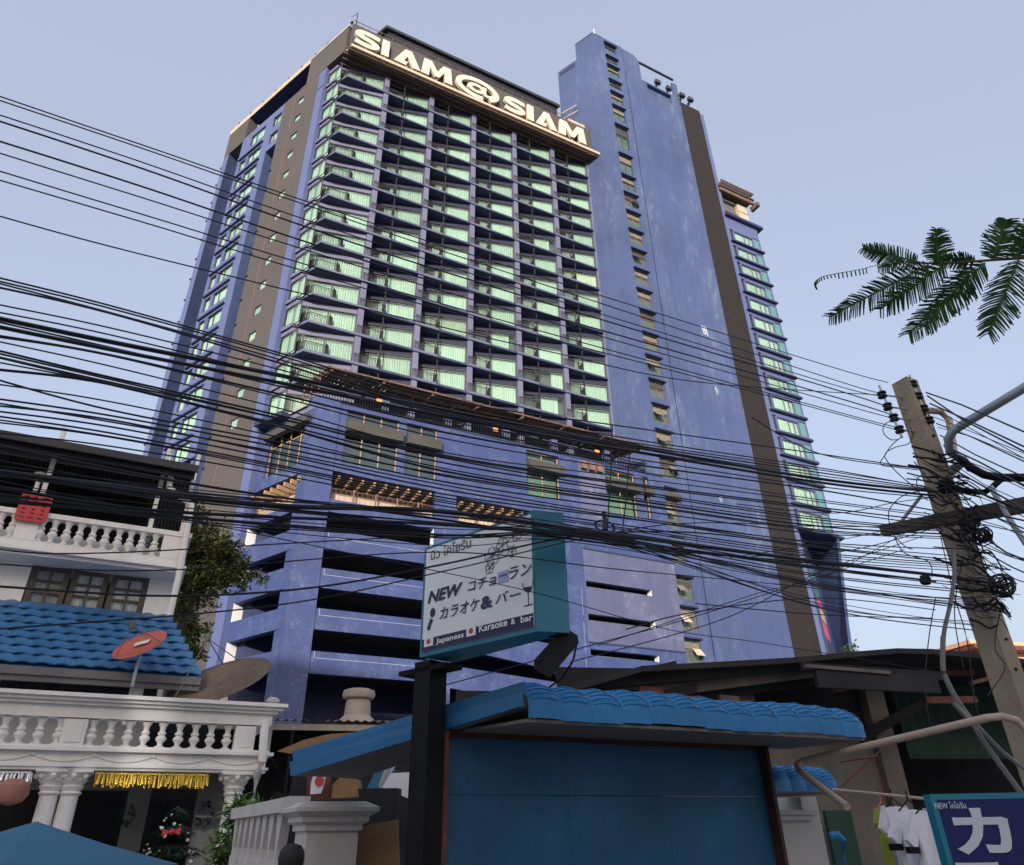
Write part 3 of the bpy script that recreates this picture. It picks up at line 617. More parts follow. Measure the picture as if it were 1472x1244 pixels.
# terrace level: cream rail wall and timber beams seen through the openings
mb = MB().box(H,3.4,23.2,PB+.8,PB+.9,22.4,23.75).box(H,3.4,23.2,.9,1.0,22.4,25.1).box(H,25,30.6,.2,.3,22.6,24.4).box(L,-1.6,4.2,PLb+1.6,PLb+1.7,22,24.8)
hp(mb, 'terrace_back_wall', m_cream)
for k in range(9): hp(MB().box(H,3.7+.9*k,3.85+.9*k,PB-.35,PB+1.6,24.35,24.7), 'terrace_beam', m_woodlit)
for k in range(11): hp(MB().box(H,13.6+.9*k,13.75+.9*k,PB-.35,PB+1.6,24.2,24.55), 'terrace_beam', m_woodlit)
for k in range(8): hp(MB().box(L,-1.6+.8*k,-1.45+.8*k,PLb-.2,PLb+1.4,24.1,24.45), 'terrace_beam', m_woodlit)
mb = MB()
for a,c_ in ((3.35,11.45),(13.35,23.15)):
    mb.tube([H.P(a,PB+.2,23.85),H.P(c_,PB+.2,23.85)],.035,4)
    for k in range(int((c_-a)/.4)): mb.box(H,a+.4*k,a+.4*k+.02,PB+.19,PB+.22,22.9,23.85)
    for k in range(int((c_-a)/1.7)+1): mb.box(H,a+1.7*k,a+1.7*k+.12,PB+.17,PB+.24,22.9,24.0)
for k in range(28): mb.box(L,-1.8+.22*k,-1.77+.22*k,PLb+.19,PLb+.22,22.4,23.4)
mb.tube([L.P(-1.9,PLb+.2,23.4),L.P(4.2,PLb+.2,23.4)],.035,4)
hp(mb, 'terrace_railing', m_railbrown)
# roof terrace railing, blue posts, pergola, lamps
mb = MB().tube([H.P(1.8,-1.5,32.2),H.P(33,-1.5,32.2)],.05,5).tube([H.P(1.8,-1.5,31.45),H.P(33,-1.5,31.45)],.05,5)
for k in range(140): mb.box(H,1.9+.222*k,1.96+.222*k,-1.53,-1.47,31.2,32.2)
hp(mb, 'roof_terrace_railing', m_black)
mb = MB()
for x,y in [(556,562),(645,586),(727,604),(870,642),(795,622)]:
    u,z = H.uz(x,y,-1.2); hp(MB().box(H,u-.3,u+.3,-1.4,-.9,31.15,32.95), 'terrace_post', m_pale)
for x,y in [(545,577),(712,618),(858,650)]:
    u,z = H.uz(x,y,-1.62); hp(MB().box(H,u-.22,u+.22,-1.72,-1.6,z-.16,z+.16), 'wall_lamp', m_lampglow)
mb = MB()
for k in range(200):
    u = 1.75+.153*k; s_ = random.uniform(-.25,.25); l0 = -3.0+random.uniform(-.15,.1)
    mb.hexa([H.P(u,l0,33.3),H.P(u+.145,l0,33.3),H.P(u+.145-.9+s_*.4,-.1,33.3),H.P(u-.9+s_*.4,-.1,33.3),H.P(u,l0,33.38),H.P(u+.145,l0,33.38),H.P(u+.145-.9+s_*.4,-.1,33.38),H.P(u-.9+s_*.4,-.1,33.38)])
hp(mb, 'pergola_slats', m_wood, kind='stuff')
mb = MB().box(H,1.7,32.2,-3.08,-2.95,33.22,33.36)
for b,o in ((-2.3,.3),(-1.4,.7),(-.5,1.0)): mb.box(H,1.7-o,32.2-o,b,b+.12,33.05,33.28)
for k in range(8): u=2+4.2*k; mb.hexa([H.P(u,-3,33.0),H.P(u+.14,-3,33.0),H.P(u-.86,-.1,33.0),H.P(u-1,-.1,33.0),H.P(u,-3,33.2),H.P(u+.14,-3,33.2),H.P(u-.86,-.1,33.2),H.P(u-1,-.1,33.2)])
mb.tube([H.P(.5,-.1,32.6),H.P(1.8,-3,32.9)],.06,5)
for k in range(3): mb.tube([H.P(.6+.4*k,-.3-.9*k,31.2),H.P(.6+.4*k,-.3-.9*k,33.2)],.07,5)
hp(mb, 'pergola_beams', m_wood)
mb = MB().box(H,34.8,36.9,TB-.1,TB-.02,24.6,25.3)
hp(mb, 'wall_panel', m_pod_pale)
mpk = M('white_paint_smear', (.40,.44,.50), .8, .1, 3)
for x,y,s_ in [(1012,473,1.0),(1030,562,.6),(1036,718,.5)]:
    u,z = H.uz(x,y,TB); mb = MB()
    for k in range(6):
        p = [(u+(-.35+.13*k)*s_, z+random.uniform(.3,.8)*s_)]
        for j in range(5): p.append((p[-1][0]+random.uniform(-.02,.07)*s_, p[-1][1]-random.uniform(.1,.35)*s_))
        stroke(mb, H, p, random.uniform(.03,.09)*s_*(1 if s_>.9 else .5), TB-.012-.002*k, TB-.006-.002*k)
    hp(mb, 'paint_smear', mpk, kind='stuff')
# street ground
g = MB().poly([Vector((-400,-300,0)),Vector((400,-300,0)),Vector((400,600,0)),Vector((-400,600,0))]).build('street_ground', m_asph, kind='structure')
# ================================================================== materials of the street
m_blueroof = M('blue_glazed_tile', (.06,.20,.42), .42, .22, 3, .2, 30, spec=.5, streak=.45, objrand=.35, stain=(.22,.28,.32), stain_amt=.5, stain_scale=1.5)
m_bluefib = M('blue_awning_sheet', (.022,.24,.56), .45, .16, 3, .2, 20, spec=.4, streak=.35, objrand=.2, stain=(.3,.4,.45), stain_amt=.25, stain_scale=2.5)
m_bluepaint = M('blue_fascia_paint', (.02,.16,.36), .5, .1, 1.5, .15, 20)
m_bluewall = M('blue_plywood_paint', (.010,.095,.215), .6, .35, .8, .35, 15, streak=.75, stain=(.05,.10,.13), stain_amt=.7, stain_scale=.8)
m_rust = M('rust_brown_post_paint', (.13,.035,.022), .7, .25, 3, .4, 20, stain=(.4,.35,.3), stain_amt=.35, stain_scale=3)
m_rustdk = M('dark_red_brown_paint', (.05,.018,.014), .75, .3, 3, .4, 20, streak=.4)
m_soffit = M('grey_soffit_board', (.16,.15,.15), .85, .15, 1)
m_winfr = M('brown_house_window_paint', (.095,.075,.055), .6, .15, 3)
m_teal_p = M('teal_sign_casing', (.02,.18,.27), .45, .12, 2, .1)
m_signface = M('white_sign_sheet', (.80,.84,.86), .5, .04, 1)
m_ink = M('navy_sign_ink', (.018,.014,.07), .5, .05, 2)
m_inkblk = M('black_sign_ink', (.02,.018,.03), .5, .05, 2)
m_paleblue = M('pale_blue_patch', (.33,.40,.62), .5, .03, 2)
m_signblue = M('bright_ink_blue', (.05,.06,.35), .5, .03, 2)
m_kanavy = M('navy_sign_board', (.004,.008,.10), .5, .1, 2)
m_kawhite = M('greyish_white_lettering', (.50,.56,.62), .6, .05, 2)
m_red = M('red_paint', (.55,.04,.05), .5, .1, 3)
m_reddish = M('faded_red_dish', (.55,.14,.11), .5, .15, 2, streak=.2)
m_dish = M('brown_mesh_dish', (.15,.11,.085), .6, .2, 3)
m_gold = M('gold_foil', (.75,.50,.06), .25, .3, 12, .6, 40, metal=.7)
m_silver = M('silver_foil', (.75,.75,.75), .25, .2, 12, .4, 40, metal=.7)
m_galv = M('galvanised_pipe', (.32,.36,.40), .4, .12, 3, spec=.6, metal=.3)
m_pvc = M('beige_plastic_pipe', (.42,.33,.27), .5, .1, 3)
m_greycable = M('grey_cable_sheath', (.16,.16,.17), .6, .1, 3)
m_cable = M('black_cable_sheath', (.010,.011,.018), .5, .15, 3)
m_arm = M('dark_timber', (.10,.085,.07), .9, .3, 3, .5, 20)
m_graypost = M('grey_white_masonry_paint', (.60,.585,.56), .7, .1, 1.5, .2, 20, streak=.4, stain=(.25,.22,.18), stain_amt=.5, stain_scale=1.5)
m_pole = M('weathered_pole_concrete', (.33,.275,.205), .9, .18, 2.5, .6, 30, streak=.5, stain=(.12,.10,.08), stain_amt=.5, stain_scale=2)
m_insul = M('dark_porcelain', (.02,.02,.035), .35, .1, 3)
m_shed = M('dark_shed_board', (.018,.018,.021), .9, .35, 1.2, .5, 15, streak=.4)  # near-black board; also colours the painted shade under the roof
m_shedroof = M('old_roof_sheet', (.022,.021,.024), .8, .3, .8, .4, 12)
m_stonewall = M('stained_wall_render', (.15,.135,.12), .9, .22, 1.2, .5, 12, streak=.6)
m_gcorr = M('green_corrugated_sheet', (.012,.045,.033), .7, .2, 1.2)
m_leaf = M('feathery_leaf', (.045,.10,.03), .9, .35, 6, spec=.1)
m_leaf2 = M('olive_tree_leaf', (.12,.14,.035), .7, .55, 1.1)
m_leaf3 = M('bamboo_leaf', (.10,.20,.045), .6, .4, 5)
m_fir = M('dark_fir_needles', (.008,.03,.014), .7, .4, 8)
m_bark = M('bark', (.10,.075,.05), .9, .3, 4, .5)
m_cloth = M('white_cotton', (.72,.72,.78), .9, .08, 4, .3, 20)
m_yel = M('lime_cloth', (.30,.34,.05), .9, .1, 4)
m_tarp = M('blue_umbrella_cloth', (.035,.15,.25), .7, .12, 1.5, .2, 15)
m_terra = M('brown_roof_tile', (.26,.17,.13), .85, .25, 3, .4)
m_stone = M('pale_cast_stone', (.42,.37,.31), .85, .15, 4, .5, 25)
m_ply = M('ochre_plywood', (.30,.18,.085), .75, .2, 1.5, .3, 15, streak=.3)
m_skin = M('skin', (.35,.2,.14), .6, .05, 4); m_hair = M('black_hair', (.012,.01,.01), .5, .2, 20, .6, 60); m_shirt = M('dark_shirt', (.05,.05,.06), .9, .1, 4)
m_peach = M('peach_house_paint', (.65,.36,.24), .7, .08, 1)
m_tealcl = M('lantern_pink', (.38,.17,.13), .7, .12, 5)
m_bulb = M('small_white_baubles', (.8,.8,.75), .4, .05, 3)
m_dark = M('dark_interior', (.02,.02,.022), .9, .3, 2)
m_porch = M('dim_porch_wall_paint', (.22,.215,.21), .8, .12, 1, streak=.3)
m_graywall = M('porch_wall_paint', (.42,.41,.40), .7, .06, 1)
m_glassdk = glass('house_window_glass', (.95,.97,.98), .15)
# ---- text
def text_mb(body, off=0.0, shear=0.0):
    cu = bpy.data.curves.new('t', 'FONT'); cu.body = body; cu.size = 1; cu.offset = off; cu.shear = shear; cu.resolution_u = 3
    o = bpy.data.objects.new('t', cu); S.collection.objects.link(o); bpy.context.view_layer.update()
    dg = bpy.context.evaluated_depsgraph_get(); me = bpy.data.meshes.new_from_object(o.evaluated_get(dg))
    v = [tuple(q.co) for q in me.vertices]; f = [tuple(p.vertices) for p in me.polygons]
    bpy.data.objects.remove(o); bpy.data.curves.remove(cu); bpy.data.meshes.remove(me); return v, f
def put_text(name, body, F, b, u0, u1, z0, h, mat, parent, off=0.0, shear=0., z_end=None, th=.004):
    v, f = text_mb(body, off, shear)
    if not v: return
    a = np.array(v); x0,x1 = a[:,0].min(), a[:,0].max(); y0,y1 = a[:,1].min(), a[:,1].max()
    mb = MB()
    for (x,y,_) in v:
        t = (x-x0)/(x1-x0); mb.v.append(tuple(F.P(u0+(u1-u0)*t, b, z0+h*(y-y0)/(y1-y0)+(0 if z_end is None else (z_end-z0)*t))))
    mb.f = f; return mb.build(name, mat, parent, fix=False)
# ================================================================== white shop-house on the left
G0 = at(390,1015,16.0); G = Fr(G0.x, G0.y, A_AZ)
g = lambda x,y,b=0.: G.uz(x,y,b)
house = thing('white_house', 'white three-storey house with balustrades, blue tiled lean-to roof and columned porch on the left', 'house', G.P(-5,3,0))
def gp(mb, name, mat, **k): return mb.build(name, mat, house, **k)
UL = g(-40,1000)[0]
zc1 = g(388,1014)[1]; zc0 = g(385,1032)[1]; zr0 = g(330,1043)[1]; zb0 = g(330,1078)[1]; zm0 = g(330,1086)[1]; zf0 = g(330,1103)[1]; zbm = g(330,1111)[1]
B_BACK = 2.6
# porch entablature and balustrade
mb = MB()
for (o,z0,z1) in ((.30,zc1-.07,zc1),(.22,zc1-.13,zc1-.072),(.14,zc1-.19,zc1-.132),(.05,zr0+.02,zc1-.192)):
    mb.box(G,UL,o,-o,.25,z0,z1).box(G,-.24,o,.251,B_BACK,z0,z1)
gp(mb,'top_rail',m_white)
mb = MB()
for (o,z0,z1) in ((.04,zb0-.04,zb0),(.12,zm0,zb0-.042),(.0,zf0,zm0-.002),(.06,zf0-.05,zf0-.002),(.02,zbm,zf0-.052)):
    mb.box(G,UL,.05+o,-o,.28,z0,z1).box(G,-.2,.05+o,.281,B_BACK,z0,z1)
mb.box(G,UL,.0,.282,B_BACK,zb0-.2,zb0-.1)
gp(mb,'entablature',m_white)
mb = MB()
for k in range(9):
    uc = -.55-1.02*k
    if uc < UL: break
    P_ = [(uc-.5+.1*j, zf0+(zm0-zf0)*(.75-.5*(1-((j-5)/5)**2))) for j in range(11)]
    stroke(mb, G, P_, .014, -.03, -.001); mb.ball(G.P(uc-.5,-.02,zf0+(zm0-zf0)*.72),.035,6,4)
gp(mb,'swag_relief',m_white,kind='stuff')
h = zr0-zb0
def balu(h, r): return [(r*.9,0),(r*.9,h*.06),(r*.45,h*.1),(r*.5,h*.2),(r*.95,h*.33),(r*.9,h*.42),(r*.5,h*.5),(r*.75,h*.55),(r*.72,h*.62),(r*.45,h*.68),(r*.6,h*.86),(r*.85,h*.93),(r*.85,h)]
bal_l = withmat(MB().lathe((0,0,0),balu(h,.105),10).mesh('baluster',smooth=True),m_white)
for x in (1,26,53,82,130,156,183,208,232,257,280,303,327):
    u,_ = g(x,1060); inst('baluster',bal_l,house,G.P(u,.1,zb0))
for x in (104,352):
    u,_ = g(x,1060); gp(MB().box(G,u-.2,u+.2,-.02,.22,zb0,zr0).box(G,u-.13,u+.13,-.04,-.021,zb0+.05,zr0-.05),'baluster_pier',m_white)
# porch columns
def column(uc,b,r=.17):
    c = gp(MB().lathe(G.P(uc,b,0),[(r*1.5,0),(r*1.5,.12),(r*1.15,.2),(r,.3),(r*.88,zbm-.42)],16),'column',m_white,smooth=True)
    MB().lathe(G.P(uc,b,zbm-.42),[(r*.95,0),(r*1.15,.04),(r*.95,.07),(r*1.25,.15),(r*1.05,.17),(r*1.5,.26),(r*1.25,.28),(r*1.9,.38)],12).sqlathe(G,uc,b,[(r*1.75,zbm-.04),(r*1.75,zbm-.002)]).build('capital',m_stone if False else m_white,c)
    for k in range(8):
        a = k*math.pi/4; MB().ball(G.P(uc+math.cos(a)*r*1.6,b+math.sin(a)*r*1.6,zbm-.1),.055,6,4).build('volute',m_white,c) if k in (5,6,7,4) else None
column(g(68,1150)[0],.14); column(g(98,1150)[0],.14); column(g(335,1150)[0],.14)
# ground floor wall behind the porch
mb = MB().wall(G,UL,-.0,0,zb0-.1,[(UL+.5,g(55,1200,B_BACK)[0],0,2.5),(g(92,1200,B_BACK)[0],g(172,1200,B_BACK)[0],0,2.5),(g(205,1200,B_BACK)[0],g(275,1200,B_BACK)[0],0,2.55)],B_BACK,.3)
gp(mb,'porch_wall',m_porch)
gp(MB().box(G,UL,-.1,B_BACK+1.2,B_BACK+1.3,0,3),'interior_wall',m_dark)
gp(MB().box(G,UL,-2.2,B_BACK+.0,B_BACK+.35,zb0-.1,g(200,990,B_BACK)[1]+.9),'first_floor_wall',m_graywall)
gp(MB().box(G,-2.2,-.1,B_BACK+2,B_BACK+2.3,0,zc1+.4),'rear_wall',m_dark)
mb = MB()
for k in range(14):
    u = UL+.3+.62*k
    if u < -2.4: mb.box(G,u,u+.07,B_BACK-.05,B_BACK-.002,zc1-.1,zc1+.9)
gp(mb,'window_bars',m_dark); gp(MB().box(G,UL,-2.2,B_BACK-.012,B_BACK-.001,zc1+.0,zc1+.85),'strip_window',m_dark)
gp(MB().box(G,g(187,990,1.8)[0],g(207,990,1.8)[0],1.6,1.9,zc1-.3,zc1+1.0),'pier',m_white)
# main wall
MBK = 3.1
zt = g(230,824,MBK)[1]; ur = g(243,885,MBK)[0]; zw0 = g(120,870,MBK)[1]
wu = [g(x,845,MBK)[0] for x in (36,97,97.5,155,156,213)]
wz0, wz1 = g(97,877,MBK)[1], g(97,815,MBK)[1]
gp(MB().wall(G,UL-3,ur,zc1,zt+.6,[(wu[0],wu[5],wz0,wz1)],MBK,.25).poly([G.P(ur,MBK,zc1),G.P(ur,MBK+6,zc1),G.P(ur,MBK+6,zt+.6),G.P(ur,MBK,zt+.6)]),'main_wall',m_white)
gp(MB().box(G,wu[0]-.1,wu[5]+.1,MBK+.8,MBK+.85,wz0,wz1),'room_wall',m_room)
for k in range(3):
    a,b_ = wu[2*k]+.02, wu[2*k+1]-.02
    F = Off(G,a,MBK+.05,wz0); W_,H_ = b_-a, wz1-wz0
    w = rectframe(F,W_,H_,.12,.12).build('casement_window',m_winfr,house)
    pw,ph = (W_-.24-.05)/2,(H_-.24-.10)/3
    for i in range(2):
        for j in range(3):
            MB().box(F,.12+i*(pw+.05),.12+i*(pw+.05)+pw,.05,.06,.12+j*(ph+.05),.12+j*(ph+.05)+ph).build('pane',m_glassdk,w)
    MB().box(F,.12+pw,.12+pw+.05,.02,.10,.12,H_-.12).build('mullion',m_winfr,w)
    for j in (1,2): MB().box(F,.12,.12+pw,.021,.099,.12+j*(ph+.05)-.05,.12+j*(ph+.05)).box(F,.17+pw,W_-.12,.021,.099,.12+j*(ph+.05)-.05,.12+j*(ph+.05)).build('glazing_bar',m_winfr,w)
    curtain(F,W_,H_*(1 if k==0 else .97),.11,folds=12,amp=.012).build('curtain',m_reveal if k else m_graywall,w)
# blue tiled lean-to roof: every tile a part
EB = 1.35
ze = g(200,968,EB)[1]; ztp = g(120,877,MBK-.02)[1]; ue = g(288,974,EB)[0]
rows, cw = 8, .36; slope = Vector((0,MBK-.03-EB,ztp-ze)); sl_n = slope.length
prof = [(0,0),(.06,.02),(.13,.03),(.20,.02),(.26,.0),(.31,-.008),(.36,0)]
tv = MB()
ln = sl_n/rows+.05
sd_ = slope.normalized(); nn_ = Vector((0,-sd_.z,sd_.y))
for (x0,h0),(x1,h1) in zip(prof,prof[1:]):
    p = lambda x,s_,hh: HZ.P(x,(sd_*s_+nn_*hh).y,(sd_*s_+nn_*hh).z)
    tv.hexa([p(x0,0,h0),p(x1,0,h1),p(x1,ln,h1-.045),p(x0,ln,h0-.045),p(x0,0,h0+.03),p(x1,0,h1+.03),p(x1,ln,h1-.02),p(x0,ln,h0-.02)])
tile_me = withmat(tv.mesh('roof_tile'), m_blueroof)
for r in range(rows):
    t = r/rows; uend = ue+(ur-ue)*t
    n = int((uend-(UL-1.0))/cw)
    for k in range(n+1):
        u = uend-cw*(k+1); inst('roof_tile', tile_me, house, G.P(u, EB+slope.y*t, ze+slope.z*t+.05+random.uniform(-.004,.004)))
gp(MB().hexa([G.P(UL-1,EB+.05,ze-.06),G.P(ue-.02,EB+.05,ze-.06),G.P(ur-.02,MBK-.03,ztp-.06),G.P(UL-1,MBK-.03,ztp-.06),G.P(UL-1,EB+.05,ze),G.P(ue-.02,EB+.05,ze),G.P(ur-.02,MBK-.03,ztp),G.P(UL-1,MBK-.03,ztp)]),'roof_deck',m_bluepaint)
gp(MB().box(G,UL-1,ue+.02,EB-.08,EB+.04,ze-.18,ze-.02).box(G,UL-1,ue+.02,EB-.02,EB+.05,ze-.3,ze-.182),'eave_gutter',m_soffit)
# upper balcony
UB = 2.3
zr1 = g(200,757,UB)[1]; zrb = zr1-.12; zbb = g(200,797,UB)[1]; zpb = g(250,822,UB)[1]; ub = g(270,790,UB)[0]
gp(MB().box(G,UL-2,ub+.03,UB-.04,UB+.22,zrb,zr1).box(G,ub-.2,ub+.03,UB+.23,MBK+5,zrb,zr1),'balcony_rail',m_white)
mb = MB().box(G,UL-2,ub,UB,UB+.18,zpb+.16,zbb)
for o,a,b_ in ((.06,.08,.16),(-.06,0,.08)): mb.box(G,UL-2,ub+o,UB-o,MBK+5,zpb+a,zpb+b_-.002)
gp(mb,'balcony_parapet',m_white)
hb = zrb-zbb; bal_u = withmat(MB().lathe((0,0,0),balu(hb,.115),10).mesh('baluster',smooth=True),m_white)
for x in (-8,12,55,74,94,113,132.5,152,171,188.5,206,225):
    u,_ = g(x,770,UB); inst('baluster',bal_u,house,G.P(u,UB+.09,zbb))
for x,w_ in ((33,.22),(250,.24)):
    u,_ = g(x,775,UB); gp(MB().box(G,u-w_,min(u+w_,ub),UB-.01,UB+.2,zbb,zrb),'baluster_pier',m_white)
for x in (215,262,44):
    u,z0 = g(x,760,UB+.1); u2,z1 = g(x,690,UB+.1); gp(MB().box(G,u-.05,u+.05,UB+.05,UB+.15,zr1,zr1+2.35),'roof_post',m_white)
gp(MB().box(G,UL-3,ub-.1,MBK+3.0,MBK+3.2,zpb,zr1+.05),'top_floor_parapet',m_graywall)
gp(MB().box(G,UL-3,ub-1.2,MBK+2.4,MBK+2.5,zbb+.01,zr1+2.6),'top_floor_wall',m_dark)
gp(MB().box(G,UL-3,ub-.01,UB+.19,MBK+5,zbb-.25,zbb-.003),'balcony_floor',m_graywall)
# roof canopy over the top balcony
RBK = 1.7
zc_ = g(200,663,RBK)[1]; uc_ = g(282,676,RBK)[0]
mb = MB()
n = 70
for k in range(n):
    u0 = UL-4+(uc_-UL+4)*k/n; u1 = UL-4+(uc_-UL+4)*(k+.55)/n; u2 = UL-4+(uc_-UL+4)*(k+1)/n
    for a,b_,h0,h1 in ((u0,u1,.0,.0),(u1,(u1+u2)/2,.0,.05),((u1+u2)/2,u2,.05,0)):
        mb.poly([G.P(a,RBK,zc_+h0),G.P(b_,RBK,zc_+h1),G.P(b_,MBK+5.5,zc_+.5+h1),G.P(a,MBK+5.5,zc_+.5+h0)])
gp(mb,'corrugated_roof',m_roofdark)
gp(MB().box(G,UL-4,uc_+.05,RBK-.1,RBK-.02,zc_-.06,zc_+.13).box(G,UL-4,uc_,RBK+.1,RBK+.22,zc_-.16,zc_-.02),'roof_fascia',m_roofdark)
mb = MB()
for b in (2.5,4.2,6.0): mb.box(G,UL-4,uc_,b,b+.08,zc_-.10+(b-RBK)*.07,zc_-.02+(b-RBK)*.07)
gp(mb,'purlin',m_soffit)
dp = [at(246,686,16.4),at(243,700,16.4),at(262,716,16.6),at(275,727,16.7),at(270,760,16.7),at(243,885,17.0)]
p3 = [G.P(g(x,y,UB-.15)[0],UB-.15,g(x,y,UB-.15)[1]) for x,y in ((246,684),(243,700),(258,714),(276,726),(272,745),(258,822),(244,886))]
gp(MB().tube(p3,.075,8),'downpipe',m_white,smooth=True)
p3 = [G.P(*(lambda q:(q[0],-.35,q[1]))(g(x,y,-.35))) for x,y in ((383,1035),(380,1050),(377,1095),(370,1112),(362,1160),(352,1244),(349,1275))]
gp(MB().tube(p3,.085,8),'downpipe',m_white,smooth=True)
u,z = g(400,1002,.4); gp(MB().sqlathe(G,u-.1,.5,[(.08,zc1-.9),(.08,zc1+.1),(.13,zc1+.13),(.13,zc1+.18),(.06,zc1+.24)]),'corner_finial',m_graywall)
# things on the house
u,z = g(59,681,UB+.05); u0,z0 = g(47,716,UB+.05)
lamp = thing('balcony_lamp','round white globe lamp on a short white post above the red lattice','lamp',G.P(u0,UB+.05,zr1))
MB().tube([G.P(u0,UB+.05,zr1),G.P(u0,UB+.05,zr1+.75)],.05,8).build('post',m_white,lamp,smooth=True); MB().ball(G.P(u0,UB+.05,zr1+.9),.17,12,8,.8).build('globe',m_stone,lamp,smooth=True)
u0,z0 = g(22,745,UB-.1); u1,z1 = g(75,716,UB-.1)
fr = MB()
n = 6
for k in range(n+1): z = z0+(z1-z0)*k/n; fr.box(G,u0,u1,UB-.12,UB-.08,z-.035,z+.035)
for k in range(4): u = u0+(u1-u0)*k/3; fr.box(G,u-.03,u+.03,UB-.118,UB-.082,z0,z1)
for k in range(6): u = u0+(u1-u0)*(k+.5)/6; fr.box(G,u-.02,u+.02,UB-.116,UB-.084,z0+.1,z1-.1)
fr.build('red_lattice',m_red,label='red painted lattice panel tied to the top balcony rail',category='lattice panel')
def dish(px,py,Y,rx,tilt,roll,matd,label,depth=.18,armz=.5):
    c = at(px,py,Y); root = thing('satellite_dish',label,'satellite dish',(c.x,c.y,c.z-.8)); n=28; rot = Matrix.Rotation(math.radians(-roll),4,'Y')@Matrix.Rotation(math.radians(tilt),4,'X')
    mb = MB(); rings = 6; i0=0
    for r_ in range(rings+1):
        for j in range(n):
            a = 2*math.pi*j/n; q = r_/rings; mb.v.append(tuple(c+rot@Vector((rx*q*math.cos(a),rx*.92*q*math.sin(a),depth*q*q))))
    for r_ in range(rings):
        for j in range(n): a=r_*n+j; b=r_*n+(j+1)%n; mb.f.append((a,b,b+n,a+n))
    o = mb.build('dish',matd,root,smooth=True,fix=False); mod = o.modifiers.new('s','SOLIDIFY'); mod.thickness=.015
    f = c+rot@Vector((0,0,rx*1.0)); a_ = MB()
    for t in (100,220,340): a_.tube([c+rot@Vector((rx*.95*math.cos(math.radians(t)),rx*.9*math.sin(math.radians(t)),depth)),f],.012,5)
    a_.build('feed_arms',m_soffit,root); MB().lathe(f-Vector((0,0,.06)),[(.05,0),(.07,.06),(.05,.16),(.02,.18)],8).build('receiver',m_soffit,root,smooth=True)
    MB().tube([c-Vector((0,0,.02)),c-Vector((0,0,.8))],.035,8).build('mast',m_galv,root,smooth=True); return root,rot,c
d1,rot1,c1 = dish(203,932,15.6,.56,44,15,m_reddish,'small faded red satellite dish with a white label above the porch roof',.09)
q = lambda x,y: c1+rot1@Vector((x,y,.065+.05*(x*x+y*y)))
MB().poly([q(-.16,.05),q(.16,.05),q(.16,.2),q(-.16,.2)]).build('white_label',m_bulb,d1)
dish(317,987,16.7,1.16,36,13,m_dish,'large brown mesh satellite dish behind the right end of the porch balustrade',.13)
# gold and silver tinsel
def tinsel(name,x0,x1,y,yb,b,mat,label):
    u0,zt_=g(x0,y,b); u1,_=g(x1,y,b); zb_=g((x0+x1)/2,yb,b)[1]; zt_=g((x0+x1)/2,y,b)[1]; mb=MB(); n=int((u1-u0)/.035)
    mb.box(G,u0,u1,b-.02,b+.02,zt_-.03,zt_)
    for k in range(n):
        for r_ in range(2):
            u=u0+(u1-u0)*(k+random.random())/n; l=(zt_-zb_)*random.uniform(.7,1.1); d=random.uniform(-.09,.05); s_=random.uniform(-.03,.03)
            mb.poly([G.P(u,b+d*.3,zt_-.02),G.P(u+.03,b+d*.3+.015,zt_-.02),G.P(u+.03+s_,b+d,zt_-l),G.P(u+s_,b+d+.01,zt_-l)])
    mb.build(name,mat,label=label,category='garland')
tinsel('gold_garland',137,300,1112,1132,-.1,m_gold,'gold foil fringe garland hung under the porch beam')
tinsel('silver_garland',-12,46,1109,1128,-.1,m_silver,'silver foil fringe hung over the pink lantern at the far left')
u,z=g(17,1140,-.15); MB().lathe(G.P(u,-.2,z-.2),[(.05,0),(.2,.05),(.28,.18),(.26,.32),(.12,.42)],12).build('paper_lantern',m_tealcl,label='dull pink round lantern hanging in the porch at the far left',category='lantern',smooth=True)
for x,y in ((182,1172),(296,1170)):
    u,z=g(x,y,B_BACK-.1); mb=MB()
    for k in range(60):
        a=random.random()*6.28; r_=random.uniform(.1,.2); c=G.P(u+math.cos(a)*r_*.8,B_BACK-.1,z+math.sin(a)*r_*1.3); mb.poly([c+Vector((random.uniform(-.06,.06),-.05*random.random(),random.uniform(-.06,.06))) for _ in range(3)])
    mb.build('dark_wreath',m_fir,fix=False,label='dark wreath on the porch wall '+('left of' if x<200 else 'right of')+' the decorated tree',category='wreath')
# christmas tree
c=at(240,1244,14.4); cz=c.z; base=Vector((c.x,c.y,0)); topz=at(243,1160,14.4).z
xt=thing('decorated_tree','dark artificial Christmas tree with small white lights and baubles in the porch','tree',base)
mb=MB()
for k in range(5200):
    t=random.random()**.7; z=topz-(topz-.4)*t; R=(.12+1.05*t)*(.65+.35*math.sin(t*34)); a=random.random()*6.283; r_=R*math.sqrt(random.random())
    p=base+Vector((math.cos(a)*r_,math.sin(a)*r_,z)); o=Vector((math.cos(a),math.sin(a),-.5))*random.uniform(.06,.14); s_=Vector((-math.sin(a),math.cos(a),.2))*.022
    mb.poly([p-s_,p+o,p+s_])
mb.build('needles',m_fir,xt,fix=False); MB().tube([base,base+Vector((0,0,topz))],.03,6).build('stem',m_bark,xt)
mb=MB(); mg=MB()
for k in range(70):
    t=random.random()**.7; z=topz-.05-(topz-.5)*t; R=.1+.85*t; a=random.uniform(3.14,6.28); (mb if k%5 else mg).ball(base+Vector((math.cos(a)*R*.97,math.sin(a)*R*.97,z)),random.uniform(.015,.034),6,4)
mb.build('baubles',m_bulb,xt,kind='stuff'); mg.build('gold_baubles',m_gold,xt,kind='stuff')
